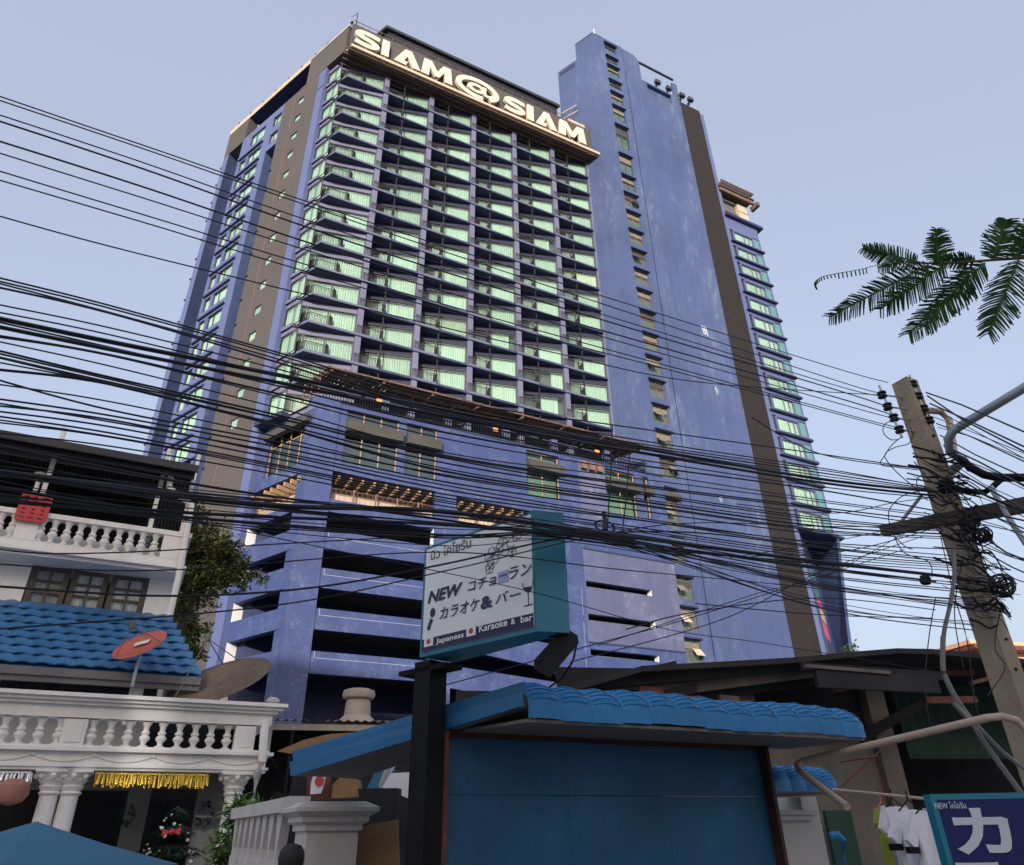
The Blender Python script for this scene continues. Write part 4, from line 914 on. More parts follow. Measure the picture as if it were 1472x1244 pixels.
mb=MB(); p=at(247,1196,13.9); mb.ball(p,.05,6,4); mb.poly([p,p+Vector((.16,-.02,.07)),p+Vector((.15,-.02,-.05))]).poly([p,p+Vector((-.16,-.02,.05)),p+Vector((-.15,-.02,-.07))]); mb.build('red_bow',m_red,xt)
# potted leafy shrub
def leafy(name,label,cat,base,blobs,n,ls,mat,trunk=None,group=None,aspect=.45,matb=None):
    r=thing(name,label,cat,base,group); mb=MB(); tot=sum(b[3]**2 for b in blobs)
    for (x,y,z,R) in blobs:
        k_=int(n*R*R/tot); cl=[(random.gauss(0,.5),random.gauss(0,.5),random.gauss(0,.42)) for _ in range(max(6,k_//55))]
        for k in range(k_):
            c=random.choice(cl); p=Vector((x,y,z))+Vector([c[i]*R+random.gauss(0,.17)*R for i in range(3)])
            d=Vector((random.gauss(0,1),random.gauss(0,1),random.gauss(0,.7)-.2)).normalized(); s_=d.cross(Vector((random.random()-.5,random.random()-.5,random.random()))).normalized()
            l=ls*random.uniform(.6,1.3); mb.poly([p,p+d*l*.5+s_*l*aspect*.5,p+d*l,p+d*l*.5-s_*l*aspect*.5])
    mb.build('foliage',mat,r,fix=False)
    if trunk:
        t=MB()
        for a,b,ra,rb in trunk: t.tube([a,a.lerp(b,.5)+Vector((random.uniform(-.1,.1)*ra*8,0,0)),b],[ra,(ra+rb)/2,rb],7)
        t.build('trunk',matb or m_bark,r,smooth=True)
    return r
b0=at(345,1230,13.2); b0=Vector((b0.x,b0.y,0)); bl=[(b0.x+dx,b0.y,b0.z+z,R) for dx,z,R in ((-.15,1.9,.36),(.12,1.75,.36),(0,1.35,.42),(-.15,1.0,.4),(.15,.8,.4))]
leafy('bamboo_shrub','bright green bamboo-like shrub in front of the right porch column','shrub',b0,bl,3200,.2,m_leaf3,[(b0,b0+Vector((.1,0,1.7)),.02,.01),(b0,b0+Vector((-.15,0,1.8)),.02,.01)],aspect=.22)
# tree between the house and the hotel
def P_(x,y,Y): return at(x,y,Y)
Yt=25.0; tb=P_(262,1000,Yt); tb=Vector((tb.x,tb.y,0)); bl=[]
for x,y,R in ((300,797,.9),(343,827,.55),(318,830,.6),(280,770,.8),(260,875,.8),(215,726,.8),(190,738,.7),(250,732,.8),(268,915,.6),(235,718,.7),(280,835,.8),(325,793,.6),(245,790,.9),(150,735,.7),(262,940,.6),(255,830,.9)):
    p=P_(x,y,Yt+random.uniform(-.6,.6)); bl.append((p.x,p.y,p.z,R))
leafy('mango_tree','dense olive green tree growing between the white house and the hotel','tree',tb,bl,22000,.19,m_leaf2,[(tb,P_(262,900,Yt),.3,.18),(P_(262,900,Yt),P_(300,800,Yt),.16,.06),(P_(262,900,Yt),P_(225,740,Yt),.14,.05),(P_(262,860,Yt),P_(335,825,Yt),.1,.04)])
Yt=38.0; tb=P_(1215,960,Yt); tb=Vector((tb.x,tb.y,0)); p=P_(1217,938,Yt)
leafy('small_tree','small yellow-green treetop showing above the dark shed roof beside the hotel wing','tree',tb,[(p.x,p.y,p.z,.55),(p.x+.5,p.y,p.z+.1,.4),(p.x,p.y,p.z-1.2,.8)],260,.22,m_leaf3,[(tb,p,.12,.04)])
# ================================================================== garden wall, gate post
gt=at(462,1152,8.0); PF=Fr(gt.x,gt.y+.35,A_AZ,36.71+0); PF=Fr(gt.x,gt.y+.35,A_AZ)
pz=gt.z
gpst=thing('gate_post','stout white gate post with a stepped moulded cap beside the plywood board','gate post',(gt.x,gt.y+.35,0))
MB().sqlathe(PF,0,0,[(.26,0),(.26,pz-.26)]).box(PF,-.19,.19,-.275,-.261,.3,pz-.75).build('shaft',m_graypost,gpst)
MB().sqlathe(PF,0,0,[(.29,pz-.26),(.29,pz-.21),(.34,pz-.18),(.34,pz-.14),(.42,pz-.09),(.42,pz-.055),(.35,pz-.02),(.30,pz)]).build('cap',m_graypost,gpst)
wa=at(352,1161,11.5); wb=Vector((PF.P(-.3,.1,0).x,PF.P(-.3,.1,0).y,0)); az=math.degrees(math.atan2(wb.x-wa.x,wb.y-wa.y)); GW=Fr(wa.x,wa.y,az); ln_=math.hypot(wb.x-wa.x,wb.y-wa.y); wz1_=wa.z
gw=thing('garden_wall','white pierced garden wall with slotted openings beside the gate post','wall',(wa.x,wa.y,0))
MB().box(GW,-.6,ln_,-.1,.12,wz1_-.14,wz1_).build('coping',m_graypost,gw)
n=int((ln_+.5)/.46)
for k in range(n):
    u=-.5+.46*k
    MB().prism(GW,[(u,.6),(u+.36,.6),(u+.22,wz1_-.5),(u+.34,wz1_-.142),(u+.02,wz1_-.142),(u+.14,wz1_-.5)],-.04,.06).build('slotted_bar',m_graypost,gw)
MB().box(GW,-.6,ln_,-.045,.065,0,.6).box(GW,-.55,ln_,-.03,.05,wz1_-.75,wz1_-.6).build('base',m_graypost,gw)
# person behind the wall: only the head shows
pc=at(418,1236,6.6); sk=[Vector((pc.x,pc.y+.0,z)) for z in (0.85,1.1,1.32,1.42,pc.z+.0)]
per=thing('person','person with short black hair at the bottom edge beside the gate post','person',(pc.x,pc.y,0))
hz=pc.z-.02
mb=MB()
for (prof,dx,dy) in (([(.17,0.0),(.18,.35),(.20,hz-.62),(.21,hz-.35),(.17,hz-.24),(.07,hz-.17),(.055,hz-.1),(.07,hz-.06),(.088,hz),(.086,hz+.05),(.06,hz+.1),(.01,hz+.115)],0,0),): mb.lathe((pc.x,pc.y,0),prof,14)
for s_ in (-1,1): mb.tube([Vector((pc.x+s_*.19,pc.y,hz-.33)),Vector((pc.x+s_*.25,pc.y,hz-.6)),Vector((pc.x+s_*.24,pc.y-.08,hz-.85))],[.055,.045,.035],8)
mb.build('body',m_skin,per,smooth=True)
MB().lathe((pc.x,pc.y,0),[(.19,.75),(.205,hz-.62),(.225,hz-.36),(.19,hz-.25),(.085,hz-.18)],14).tube([Vector((pc.x-.19,pc.y,hz-.33)),Vector((pc.x-.25,pc.y,hz-.58))],[.075,.07],8).tube([Vector((pc.x+.19,pc.y,hz-.33)),Vector((pc.x+.25,pc.y,hz-.58))],[.075,.07],8).build('shirt',m_shirt,per,smooth=True)
MB().lathe((pc.x,pc.y+.012,0),[(.07,hz-.08),(.098,hz-.03),(.104,hz+.03),(.096,hz+.08),(.065,hz+.12),(.01,hz+.135)],14).build('hair',m_hair,per,smooth=True)
# blue market umbrella bottom left
ap=at(52,1181,7.2); um=thing('blue_umbrella','faded blue market umbrella at the bottom left corner','umbrella',(ap.x,ap.y,0))
R=1.25; pts=[ap+Vector((R*math.cos(a),R*math.sin(a),-.36)) for a in [math.radians(22.5+45*k) for k in range(8)]]
mb=MB()
for k in range(8):
    a,b=pts[k],pts[(k+1)%8]; m1=ap.lerp(a,.5)-Vector((0,0,.015)); m2=ap.lerp(b,.5)-Vector((0,0,.015)); mb.poly([ap,m1,m2]); mb.poly([m1,a,b,m2]); mb.poly([a,a-Vector((0,0,.1)),b-Vector((0,0,.1)),b])
mb.build('canopy',m_tarp,um)
mb=MB()
for a in pts: mb.tube([ap-Vector((0,0,.03)),a-Vector((0,0,.03))],.012,4)
mb.build('ribs',m_galv,um); MB().tube([ap,Vector((ap.x,ap.y,0))],.025,8).build('pole',m_galv,um)
# ================================================================== brown roofed building behind the gate
k0=at(385,1036,19.0); KR=Fr(k0.x,k0.y,75)
kr=thing('brown_roofed_hut','low hut with a brown corrugated roof edge and dark open front behind the gate','hut',KR.P(2,1,0))
mb=MB(); n=24
for k in range(n*2):
    u0=-1.2+k*.11; u1=u0+.11; h0=.05*(k%2); h1=.05*((k+1)%2)
    mb.poly([KR.P(u0,0,k0.z+h0),KR.P(u1,0,k0.z+h1),KR.P(u1,4,k0.z+.5+h1),KR.P(u0,4,k0.z+.5+h0)])
mb.build('corrugated_roof',m_terra,kr); MB().box(KR,-1.2,4.1,.1,.2,k0.z-.2,k0.z-.05).build('fascia',m_stone,kr)
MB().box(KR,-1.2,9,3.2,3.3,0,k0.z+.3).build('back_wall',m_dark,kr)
mb=MB()
for u in (-.4,.6,1.6,2.9): mb.box(KR,u,u+.07,.12,.19,1,k0.z-.06).tube([KR.P(u,.4,k0.z-.1),KR.P(u+.8,.4,k0.z-1.1)],.025,4)
mb.build('posts',m_shed,kr)
v0=at(515,1010,20.5); MB().lathe((v0.x,v0.y,v0.z-.6),[(.55,0),(.5,.12),(.36,.25),(.33,.62),(.3,.66),(.42,.7),(.45,.8),(.42,.9),(.3,.94)],20).build('roof_vent_pot',m_stone,label='pale round stone vent pot on the brown hut roof',category='vent pot',smooth=True)
# plywood, flag, pennant, clutter under the blue fascia
def quadpx(pts,Y,th,name,mat,label,cat,parent=None):
    f=[at(x,y,Y if not isinstance(Y,(list,tuple)) else Y[i]) for i,(x,y) in enumerate(pts)]; n=len(f); b=[p+Vector((0,th,0)) for p in f]; mb=MB().poly(f).poly(b[::-1])
    for i in range(n): mb.poly([f[i],f[(i+1)%n],b[(i+1)%n],b[i]])
    if parent: return mb.build(name,mat,parent)
    return mb.build(name,mat,label=label,category=cat)
quadpx([(506,1190),(572,1178),(576,1300),(500,1300)],8.6,.03,'plywood_board',m_ply,'bare ochre plywood board leaning between gate post and black sign post','board')
fl=thing('hanging_flag','small white Japanese flag with a pink-red disc hanging under the blue fascia','flag',at(458,1125,9.3))
quadpx([(453,1106),(471,1103),(466,1128),(461,1141),(446,1142),(447,1125)],9.3,.01,'cloth',m_cloth,'','',fl)
c=at(459,1123,9.28); MB().prism(Fr(c.x,c.y,90),[(.055*math.cos(a)*1.0,c.z+.055*math.sin(a)) for a in [k*.5236 for k in range(12)]],-.004,.0).build('disc',m_red,fl)
quadpx([(441,1108),(475,1098),(475,1150),(441,1150)],9.6,.05,'dark_red_panel',m_rust,'dark red board behind the small flag','board')
quadpx([(556,1095),(566,1094),(546,1133),(544,1130)],8.4,.01,'yellow_pennant',m_curt2,'pale yellow-green pennant hanging beside the black sign post','pennant')
quadpx([(566,1094),(574,1093),(548,1133),(546,1132)],8.42,.01,'white_pennant',m_cloth,'narrow white pennant folded beside the yellow-green one','pennant')
quadpx([(560,1112),(592,1110),(592,1150),(548,1132)],9.8,.02,'white_sheet',m_cloth,'crumpled white sheet behind the pennants','sheet')
quadpx([(540,1108),(565,1106),(562,1140),(525,1138)],10.2,.3,'blue_crate',m_tarp,'dull blue crate stacked under the awning','crate')
quadpx([(478,1128),(488,1118),(512,1120),(516,1146),(476,1148)],9.4,.3,'tied_sack',m_ply,'dirty tan sack lying on top of the gate wall clutter','sack')
quadpx([(514,1134),(572,1133),(570,1180),(500,1186),(518,1150)],9.2,.3,'black_box',m_dark,'black box under the pennants behind the gate post','box')
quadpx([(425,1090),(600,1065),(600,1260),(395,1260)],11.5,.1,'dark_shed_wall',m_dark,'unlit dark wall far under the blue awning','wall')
quadpx([(398,1080),(436,1064),(470,1056),(520,1052),(470,1068),(428,1085)],10.5,.1,'timber_plank',m_ply,'sunlit bare plank sticking out behind the blue fascia end','plank')
# ================================================================== karaoke sign on its black post
sl_=at(603,947,6.2); sr_=at(773,906,5.35)
az=math.degrees(math.atan2(sr_.x-sl_.x,sr_.y-sl_.y)); SG=Fr(sl_.x,sl_.y,az); SLN=math.hypot(sr_.x-sl_.x,sr_.y-sl_.y)
sz0=(sl_.z+sr_.z)/2; sz1=(at(611,787,6.2).z+at(771,735,5.35).z)/2
sign=thing('karaoke_bar_sign','lit-box bar sign with a white face, teal casing and navy strip on a black post','bar sign',(sl_.x,sl_.y,sz0))
sbx=at(819,905,5.42); SBp=((sbx-SG.o).dot(SG.d),(sbx-SG.o).dot(SG.n))
pl=[(0,0),(SLN,0),(SBp[0],SBp[1]),(.06,.36)]
MB().slab(SG,pl,sz0,sz1).build('casing',m_teal_p,sign)
s=lambda x,y:SG.uz(x,y,-.01)
MB().box(SG,.035,SLN-.03,-.008,-.001,sz0+.04,sz1-.03).build('white_face',m_signface,sign)
zb=s(700,897.5)[1]; MB().box(SG,.035,SLN-.03,-.011,-.0085,sz0+.04,zb).build('navy_strip',m_ink,sign)
def stx(name,body,p0,p1,ht,mat,off=0.,shear=0.,b=-.014):
    u0,z0=s(*p0); u1,z1=s(*p1); zz=s(p0[0],p0[1]-ht)[1]
    put_text(name,body,SG,b,u0,u1,(z0+z1)/2,zz-z0,mat,sign,off,shear)
stx('thai_lettering','นิว โคโยรัน',(619.5,806),(677,787),15,m_inkblk)
stx('new_lettering','NEW',(615,867),(665,856),17,m_ink,.035,.25)
stx('kana_lettering','コチョ',(672.5,850),(714,842),15,m_ink,.012,.15)
stx('kana_lettering','ラン',(732,833),(765,826),17,m_ink,.012,.15)
stx('kana_lettering','カラオケ',(632,892),(690,876),17,m_ink,.012,.15)
stx('ampersand','&',(691,877),(709,873),18,m_ink,.035)
stx('kana_lettering','バ',(712,869),(731,864),15,m_ink,.012,.15); stx('kana_lettering','ー',(733,858),(749,855),2.2,m_ink,.01)
u0,z0=s(716,840); u1,z1=s(731,819); MB().box(SG,u0,u1,-.0125,-.0105,z0,z1).build('pale_blue_patch',m_paleblue,sign)
u0,z0=s(717.5,830.5); u1,z1=s(729.5,828); MB().box(SG,u0,u1,-.0145,-.013,z0,z0+.014).build('kana_lettering',m_signblue,sign)
stx('latin_lettering','Japaness',(627,928),(667,919),10,m_signface,.02); stx('latin_lettering','Karaoke',(689,909),(730,900),10,m_signface,.02); stx('latin_lettering','&',(735,898.5),(741,897),8,m_signface,.02); stx('latin_lettering','bar',(749,896),(766,892),9.5,m_signface,.02)
for a,b_ in (((609.7,931),(623,919)),((670.7,916),(684,904))):
    u0,z0=s(*a); u1,z1=s(*b_); zm=z0+.075
    f=MB().box(SG,u0,u1,-.0135,-.0115,z0,z0+.08).build('flag_panel',m_signface,sign); MB().prism(SG,[((u0+u1)/2+.024*math.cos(t*.524),z0+.04+.024*math.sin(t*.524)) for t in range(12)],-.016,-.0137).build('red_disc',m_red,f)
mb=MB()
def sk(pts,w,mb=mb,b=-.0135): stroke(mb,SG,pts,w,b,b+.002)
for (cx,cy,R) in ((708,800,15),(722,784,12),(743,768,10),(736,793,9),(752,757,7),(704,817,9)):
    cu,cz_=s(cx,cy); R*=.0058
    for k in range(5):
        a0=k*1.257+cx; ce=(cu+R*.55*math.cos(a0),cz_+R*.55*math.sin(a0))
        sk([(ce[0]+R*.42*math.cos(a0+t*.5)*(1+.15*math.sin(t*3)),ce[1]+R*.42*math.sin(a0+t*.5)) for t in range(-4,5)],.0022)
    for k in range(7): a=k*.9; sk([(cu,cz_),(cu+R*.4*math.cos(a),cz_+R*.4*math.sin(a))],.0015)
sk([s(770,745),s(745,765),s(722,784),s(700,805)],.002)
mb.build('blossom_drawing',m_inkblk,sign,fix=False,kind='stuff')
cu,cz_=s(622,881); a=MB().prism(SG,[(cu+.032*math.cos(t*.524),cz_+.04*math.sin(t*.524)) for t in range(12)],-.0135,-.0115); p0=s(618,888); p1=s(615,906); stroke(a,SG,[s(621,890),s(618,897),s(616,906)],.018,-.0136,-.0116); a.build('microphone_drawing',m_ink,sign,fix=False)
a=MB(); p=[s(751,842),s(753,849),s(759,852),s(765,848),s(766,839)]; a.prism(SG,[s(752,845),s(754,850),s(759,852.5),s(764,849),s(765,843)],-.0135,-.0115); stroke(a,SG,[s(751,838),s(752,845)],.003,-.0135,-.0115); stroke(a,SG,[s(766.5,834),s(765.5,843)],.003,-.0135,-.0115); stroke(a,SG,[s(759.5,852),s(760,869)],.004,-.0135,-.0115); stroke(a,SG,[s(753,872),s(766,868.5)],.004,-.0135,-.0115); a.build('wine_glass_drawing',m_ink,sign,fix=False)
pc_=at(606,960,6.34); PB_=Fr(pc_.x,pc_.y,az)
post=MB().box(PB_,-.09,.11,0,.2,0,sz0-.002).box(PB_,-.3,.3,.0,.2,sz0-.09,sz0-.05).build('black_sign_post',m_black,label='thick black square steel post carrying the bar sign',category='post')
# floodlight under the sign
f0=at(800,915,5.5); fl_=thing('sign_floodlight','dark teal floodlight hanging on a bracket under the right corner of the bar sign','floodlight',f0)
a=[at(812,912,5.5),at(832,925,5.35),at(790,975,5.05),at(768,962,5.15)]; up_=Vector((0,.05,.07))
mb=MB().hexa([*a,*[p+up_ for p in a]]).build('housing',m_black,fl_)
MB().hexa([a[0].lerp(a[2],.12)-Vector((0,0,.012)),a[1].lerp(a[3],.12)-Vector((0,0,.012)),a[2].lerp(a[0],.12)-Vector((0,0,.012)),a[3].lerp(a[1],.12)-Vector((0,0,.012)),*[q_ for q_ in (a[0].lerp(a[2],.12),a[1].lerp(a[3],.12),a[2].lerp(a[0],.12),a[3].lerp(a[1],.12))]]).build('lens',m_teal_p,fl_)
MB().tube([at(790,895,5.55),at(800,908,5.5),at(815,918,5.45)],.03,6).tube([at(770,905,5.6),at(805,915,5.5)],.035,6).tube([at(829,925,5.4),at(824,950,5.4),at(808,975,5.5),at(790,988,5.8)],.008,5).build('bracket',m_black,fl_)
# ================================================================== blue canopied kiosk
k0=at(760,1032,6.0); K=Fr(k0.x,k0.y,61.75); kk=lambda x,y,b=0.:K.uz(x,y,b)
kiosk=thing('blue_kiosk','boarded-up blue kiosk with a scalloped blue awning and rust-brown posts','kiosk',K.P(2,.9,0))
def kp(mb,name,mat,**t): return mb.build(name,mat,kiosk,**t)
ze_=k0.z; Lk=kk(1243,1060)[0]; H_=kk(752,985,.42)[1]-ze_
nt=13; tw=(Lk+.02)/nt
def tilemesh(w,h,dp):
    mb=MB(); n=7; m=6; T=[]
    for i in range(n+1):
        x=w*i/n; sw=math.sin(math.pi*min(1,i/(n-.5)))**.7 if i<n else 0
        row=[]
        for j in range(m+1):
            t=j/m; zz=h*(.42+.58*math.sin(t*math.pi/2)) if j else 0; bb=dp*(1-math.cos(t*math.pi/2)); zz=h*.45*t*2 if t<=.5 else h*(.45+.55*math.sin((t-.5)*math.pi)); bb=0 if t<=.5 else dp*(1-math.cos((t-.5)*math.pi))
            zz*= (.86+.14*sw); row.append((x,bb-.028*sw,zz))
        T.append(row)
    for i in range(n):
        for j in range(m):
            mb.poly([HZK.P(*T[i][j]),HZK.P(*T[i+1][j]),HZK.P(*T[i+1][j+1]),HZK.P(*T[i][j+1])])
    for k in range(5):
        t=.52+.075*k; zz=h*(.45+.55*math.sin((t-.5)*math.pi)); bb=dp*(1-math.cos((t-.5)*math.pi))
        mb.tube([HZK.P(w*q_,bb-.03*math.sin(math.pi*q_)**.7-.002,zz*(.86+.14*math.sin(math.pi*q_)**.7)) for q_ in (.08,.3,.5,.7,.9)],.006,4)
    return mb
HZK=Fr(0,0,61.75)
tme=withmat(tilemesh(tw,H_,.42).mesh('awning_tile',smooth=True),m_bluefib)
for k in range(nt): inst('awning_tile',tme,kiosk,K.P(tw*k,-.0,ze_-.012*math.sin(k*1.1)))
kp(MB().slab(K,[(.0,.01),(Lk,.01),(Lk-.1,.95),(-.25,.95)],ze_-.03,ze_-.005),'soffit_board',m_soffit)
# side fascia: two overlapping boards
A1=at(752,980,6.0); A2=at(755,1016,6.0); B1=at(420,1080,7.9); B2=at(423,1116,7.9); mid1=A1.lerp(A2,.52); mid2=B1.lerp(B2,.5); off=Vector((-.03,-.03,0)); thk=Vector((.02,.025,0))
for (a,b_,c_,d_,o) in ((A1,B1,mid2,mid1,Vector((0,0,0))),(mid1+Vector((0,0,.012)),mid2+Vector((0,0,.012)),B2,A2,off)):
    q_=[a+o,b_+o,c_+o,d_+o]; kp(MB().hexa([*q_,*[p+thk for p in q_]]),'fascia_board',m_bluepaint)
kp(MB().hexa([A2,B2,B2+Vector((.6,.4,0)),A2+Vector((.1,.8,0)),A2+Vector((0,0,.02)),B2+Vector((0,0,.02)),B2+Vector((.6,.4,.02)),A2+Vector((.1,.8,.02))]),'side_soffit',m_soffit)
WB=.85; ul,zt_=kk(640,1062,WB); ur_,_=kk(1090,1066,WB); zwt=zt_+.04
for k in range(3):
    a=ul+(ur_-ul)*k/3; b_=ul+(ur_-ul)*(k+1)/3; zz=.0
    for (z0,z1) in ((0,kk(860,1144,WB)[1]-.003),(kk(860,1144,WB)[1]+.003,zwt)): kp(MB().box(K,a+.001,b_-.001,WB,WB+.03,z0,z1),'wall_panel',m_bluewall)
kp(MB().box(K,ul-.02,ur_+.02,WB-.06,WB+.02,zwt-.03,zwt+.09),'head_beam',m_rustdk)
u0,_=kk(612,1150,WB-.1); kp(MB().box(K,u0,ul-.005,WB-.1,WB+.06,0,ze_-.031),'left_post',m_rust)
u1,_=kk(1113,1150,WB-.12); kp(MB().box(K,ur_+.005,u1,WB-.12,WB+.05,0,ze_-.031),'right_post',m_rustdk)
# second little awning and white pier to its right
k2=at(1092,1137,8.3); K2=Fr(k2.x,k2.y,61.75); Lk2=K2.uz(1205,1139)[0]; H2=K2.uz(1150,1098)[1]-k2.z
aw=thing('small_blue_awning','small scalloped blue awning over the white pier, right of the kiosk','awning',K2.P(.5,0,k2.z))
t2=withmat(tilemesh(Lk2/5,H2,.3).mesh('awning_tile',smooth=True),m_bluefib)
for k in range(5): inst('awning_tile',t2,aw,K2.P(Lk2/5*k,0,k2.z))
MB().slab(K2,[(0,.01),(Lk2,.01),(Lk2-.1,.7),(0,.7)],k2.z-.02,k2.z-.003).build('soffit_board',m_soffit,aw)
pr=thing('white_pier','grey-white masonry pier with a flat moulded cap under the small awning','pier',K2.P(.3,.4,0))
ua,za=K2.uz(1106,1165,.35); ub_,_=K2.uz(1166,1165,.35); uc2,_=K2.uz(1192,1165,.35)
MB().box(K2,ua,ub_,.38,.9,0,za-.1).build('shaft',m_graywall,pr); MB().box(K2,ua-.03,ub_+.02,.33,.95,za-.1,za-.05).box(K2,ua-.05,ub_+.04,.3,.98,za-.048,za).build('cap',m_graywall,pr)
MB().box(K2,ub_+.03,uc2,.5,1.0,0,k2.z-.03).build('rear_wall',m_graywall,pr)
b0=at(1200,1215,8.0); MB().tube([at(1193,1202,8.2),at(1205,1200,8.2),at(1212,1208,8.2),at(1214,1250,8.2),at(1214,1300,8.2)],.035,8).build('blue_water_pipe',m_bluefib,label='short bright blue water pipe bending down beside the white pier',category='pipe',smooth=True)
# ================================================================== dark shed on the right
s0=at(1145,946,14.0); SH=Fr(s0.x,s0.y,80); sh=lambda x,y,b=0.:SH.uz(x,y,b)
shed=thing('dark_shed','dark ramshackle shed with sagging roof sheets and open front behind the blue kiosk','shed',SH.P(2,3,0))
top=[sh(x,y) for x,y in ((800,992),(925,957),(1040,951),(1145,945),(1225,937),(1290,932),(1340,933),(1430,941),(1490,950),(1600,962),(1800,990))]
for (u0,z0),(u1,z1) in zip(top,top[1:]):
    MB().hexa([SH.P(u0,0,z0-.10),SH.P(u1-.01,0,z1-.10),SH.P(u1-.01,7,z1+.2),SH.P(u0,7,z0+.2),SH.P(u0,0,z0),SH.P(u1-.01,0,z1),SH.P(u1-.01,7,z1+.3),SH.P(u0,7,z0+.3)]).build('roof_sheet',m_shedroof,shed)
def beam(p,q_,b,r,mat=m_shed,name='beam'):
    u0,z0=sh(*p,b); u1,z1=sh(*q_,b); MB().hexa([SH.P(u0,b,z0-r),SH.P(u1,b,z1-r),SH.P(u1,b+.12,z1-r),SH.P(u0,b+.12,z0-r),SH.P(u0,b,z0+r),SH.P(u1,b,z1+r),SH.P(u1,b+.12,z1+r),SH.P(u0,b+.12,z0+r)]).build(name,mat,shed)
beam((830,985),(1300,944),.3,.09,m_shedroof); beam((880,1001),(1175,962),.5,.13,m_stonewall); beam((900,1010),(1185,974),.8,.12,m_shedroof); beam((1155,958),(1355,972),-.1,.08); beam((1175,975),(1350,984),-.25,.16,m_shedroof,'gutter')
beam((1160,957),(1280,967),-.3,.03,m_stonewall,'pipe'); beam((1240,1060),(1330,1010),1.4,.1)
ua,_=sh(1090,1100,1.6); ub_,_=sh(1262,1100,1.6); uc3,_=sh(1290,1100,1.6); zt_=sh(1150,985,1.6)[1]
zm_=sh(1150,1052,1.6)[1]; MB().box(SH,ua-2,ub_,1.6,1.8,0,zm_).build('front_wall',m_stonewall,shed); MB().box(SH,ua-4,ub_,1.7,1.8,zm_+.003,zt_+.3).build('under_roof_shade_panel',m_shed,shed); MB().box(SH,ub_+.02,uc3,1.45,1.9,0,zt_+.1).build('corner_pier',m_stonewall,shed)  # upper panel is dark to stand for the shade under the roof
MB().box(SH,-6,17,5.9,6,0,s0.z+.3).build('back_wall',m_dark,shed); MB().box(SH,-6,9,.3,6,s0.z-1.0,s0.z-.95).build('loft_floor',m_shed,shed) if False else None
u0,z0=sh(1308,1091,2.4); u1,z1=sh(1560,1020,2.4); mb=MB()
n=44
for k in range(n):
    a=u0+(u1+1-u0)*k/n; b_=u0+(u1+1-u0)*(k+1)/n; mb.poly([SH.P(a,2.4+.05*(k%2),z0),SH.P(b_,2.4+.05*((k+1)%2),z0),SH.P(b_,2.4+.05*((k+1)%2),z1+.5),SH.P(a,2.4+.05*(k%2),z1+.5)])
mb.build('green_panel',m_gcorr,shed)
u0,z0=sh(1195,1244,1.0); MB().box(SH,sh(1202,1244,1.0)[0],sh(1240,1244,1.0)[0],1.0,1.1,0,sh(1210,1165,1.0)[1]).build('green_door',m_gcorr,shed)
for k in range(22):   # patched sheets and odd timbers under the eave
    x=random.uniform(850,1420); y=965+random.uniform(0,48); w_=random.uniform(25,80); beam((x,y+random.uniform(-3,3)),(x+w_,y-w_*.06+random.uniform(-9,9)),random.uniform(.2,1.2),random.uniform(.02,.10),random.choice([m_shed,m_shedroof,m_stonewall,m_wood,m_rust]),'odd_timber')
# rusty wall frame, clothes line, beige pipe
MB().tube([at(1208,1095,11),at(1262,1087,11),at(1270,1140,11)],.02,5).tube([at(1210,1130,11),at(1265,1080,11)],.012,4).build('rusty_bracket',m_rust,label='thin rusty bracket frame on the stained shed wall',category='bracket')
MB().tube([at(1197,1135,6.6),at(1260,1141,6.3),at(1345,1150,6.0)],.012,6).build('clothes_rail',m_pvc,label='thin pale clothes rail running to the navy sign board',category='rail')
def shirt(px,py,Y,w,h,mat,label,sx,trim=None,tz=0.):
    c=at(px,py,Y); F=Fr(c.x,c.y,80+random.uniform(-8,8)); r=thing('t_shirt',label,'shirt',c,'shirts hanging on the rail'); mb=MB(); n=8
    out=[(-.12*w,0),(-.42*w,-.06*h),(-.62*w,-.32*h),(-.44*w,-.38*h),(-.38*w,-.26*h),(-.36*w,-h),(.36*w,-h),(.38*w,-.26*h),(.44*w,-.38*h),(.62*w,-.32*h),(.42*w,-.06*h),(.12*w,0)]
    def cloth(pl,b,mb):
        i=len(mb.v)
        for u,z in pl: mb.v.append(tuple(F.P(u,b+.035*math.sin(u*38+z*9),c.z+z)))
        mb.f.append(tuple(range(i,i+len(pl))))
    for sgn,b in ((1,0),(-1,.05)):
        # body as strips with folds
        for k in range(n):
            a=-.38*w+.76*w*k/n; b2=-.38*w+.76*w*(k+1)/n; f1=.03*math.sin(k*2.1+px); f2=.03*math.sin((k+1)*2.1+px)
            tz1=-.05*h-abs(a)*.1; tz2=-.05*h-abs(b2)*.1
            mb.poly([F.P(a,b+f1*.2,c.z+tz1),F.P(b2,b+f2*.2,c.z+tz2),F.P(b2,b+f2,c.z-h),F.P(a,b+f1,c.z-h)])
    for sg in (-1,1):
        mb.hexa([F.P(sg*.36*w,0,c.z-.04*h),F.P(sg*.64*w,.0,c.z-.30*h),F.P(sg*.46*w,0,c.z-.40*h),F.P(sg*.37*w,0,c.z-.24*h),F.P(sg*.36*w,.05,c.z-.04*h),F.P(sg*.64*w,.05,c.z-.30*h),F.P(sg*.46*w,.05,c.z-.40*h),F.P(sg*.37*w,.05,c.z-.24*h)])
    mb.build('body',mat,r,fix=False)
    MB().tube([F.P(-.3*w,.02,c.z-.07*h),F.P(0,.02,c.z+.03),F.P(.3*w,.02,c.z-.07*h)],.006,5).tube([F.P(0,.02,c.z+.03),F.P(0,.02,c.z+.09)],.005,5).build('hanger',m_reddish if trim is None else m_black,r)
    if trim: MB().box(F,-.65*w,-.44*w,-.006,.056,c.z-.42*h,c.z-.36*h).build('cuff',trim,r)
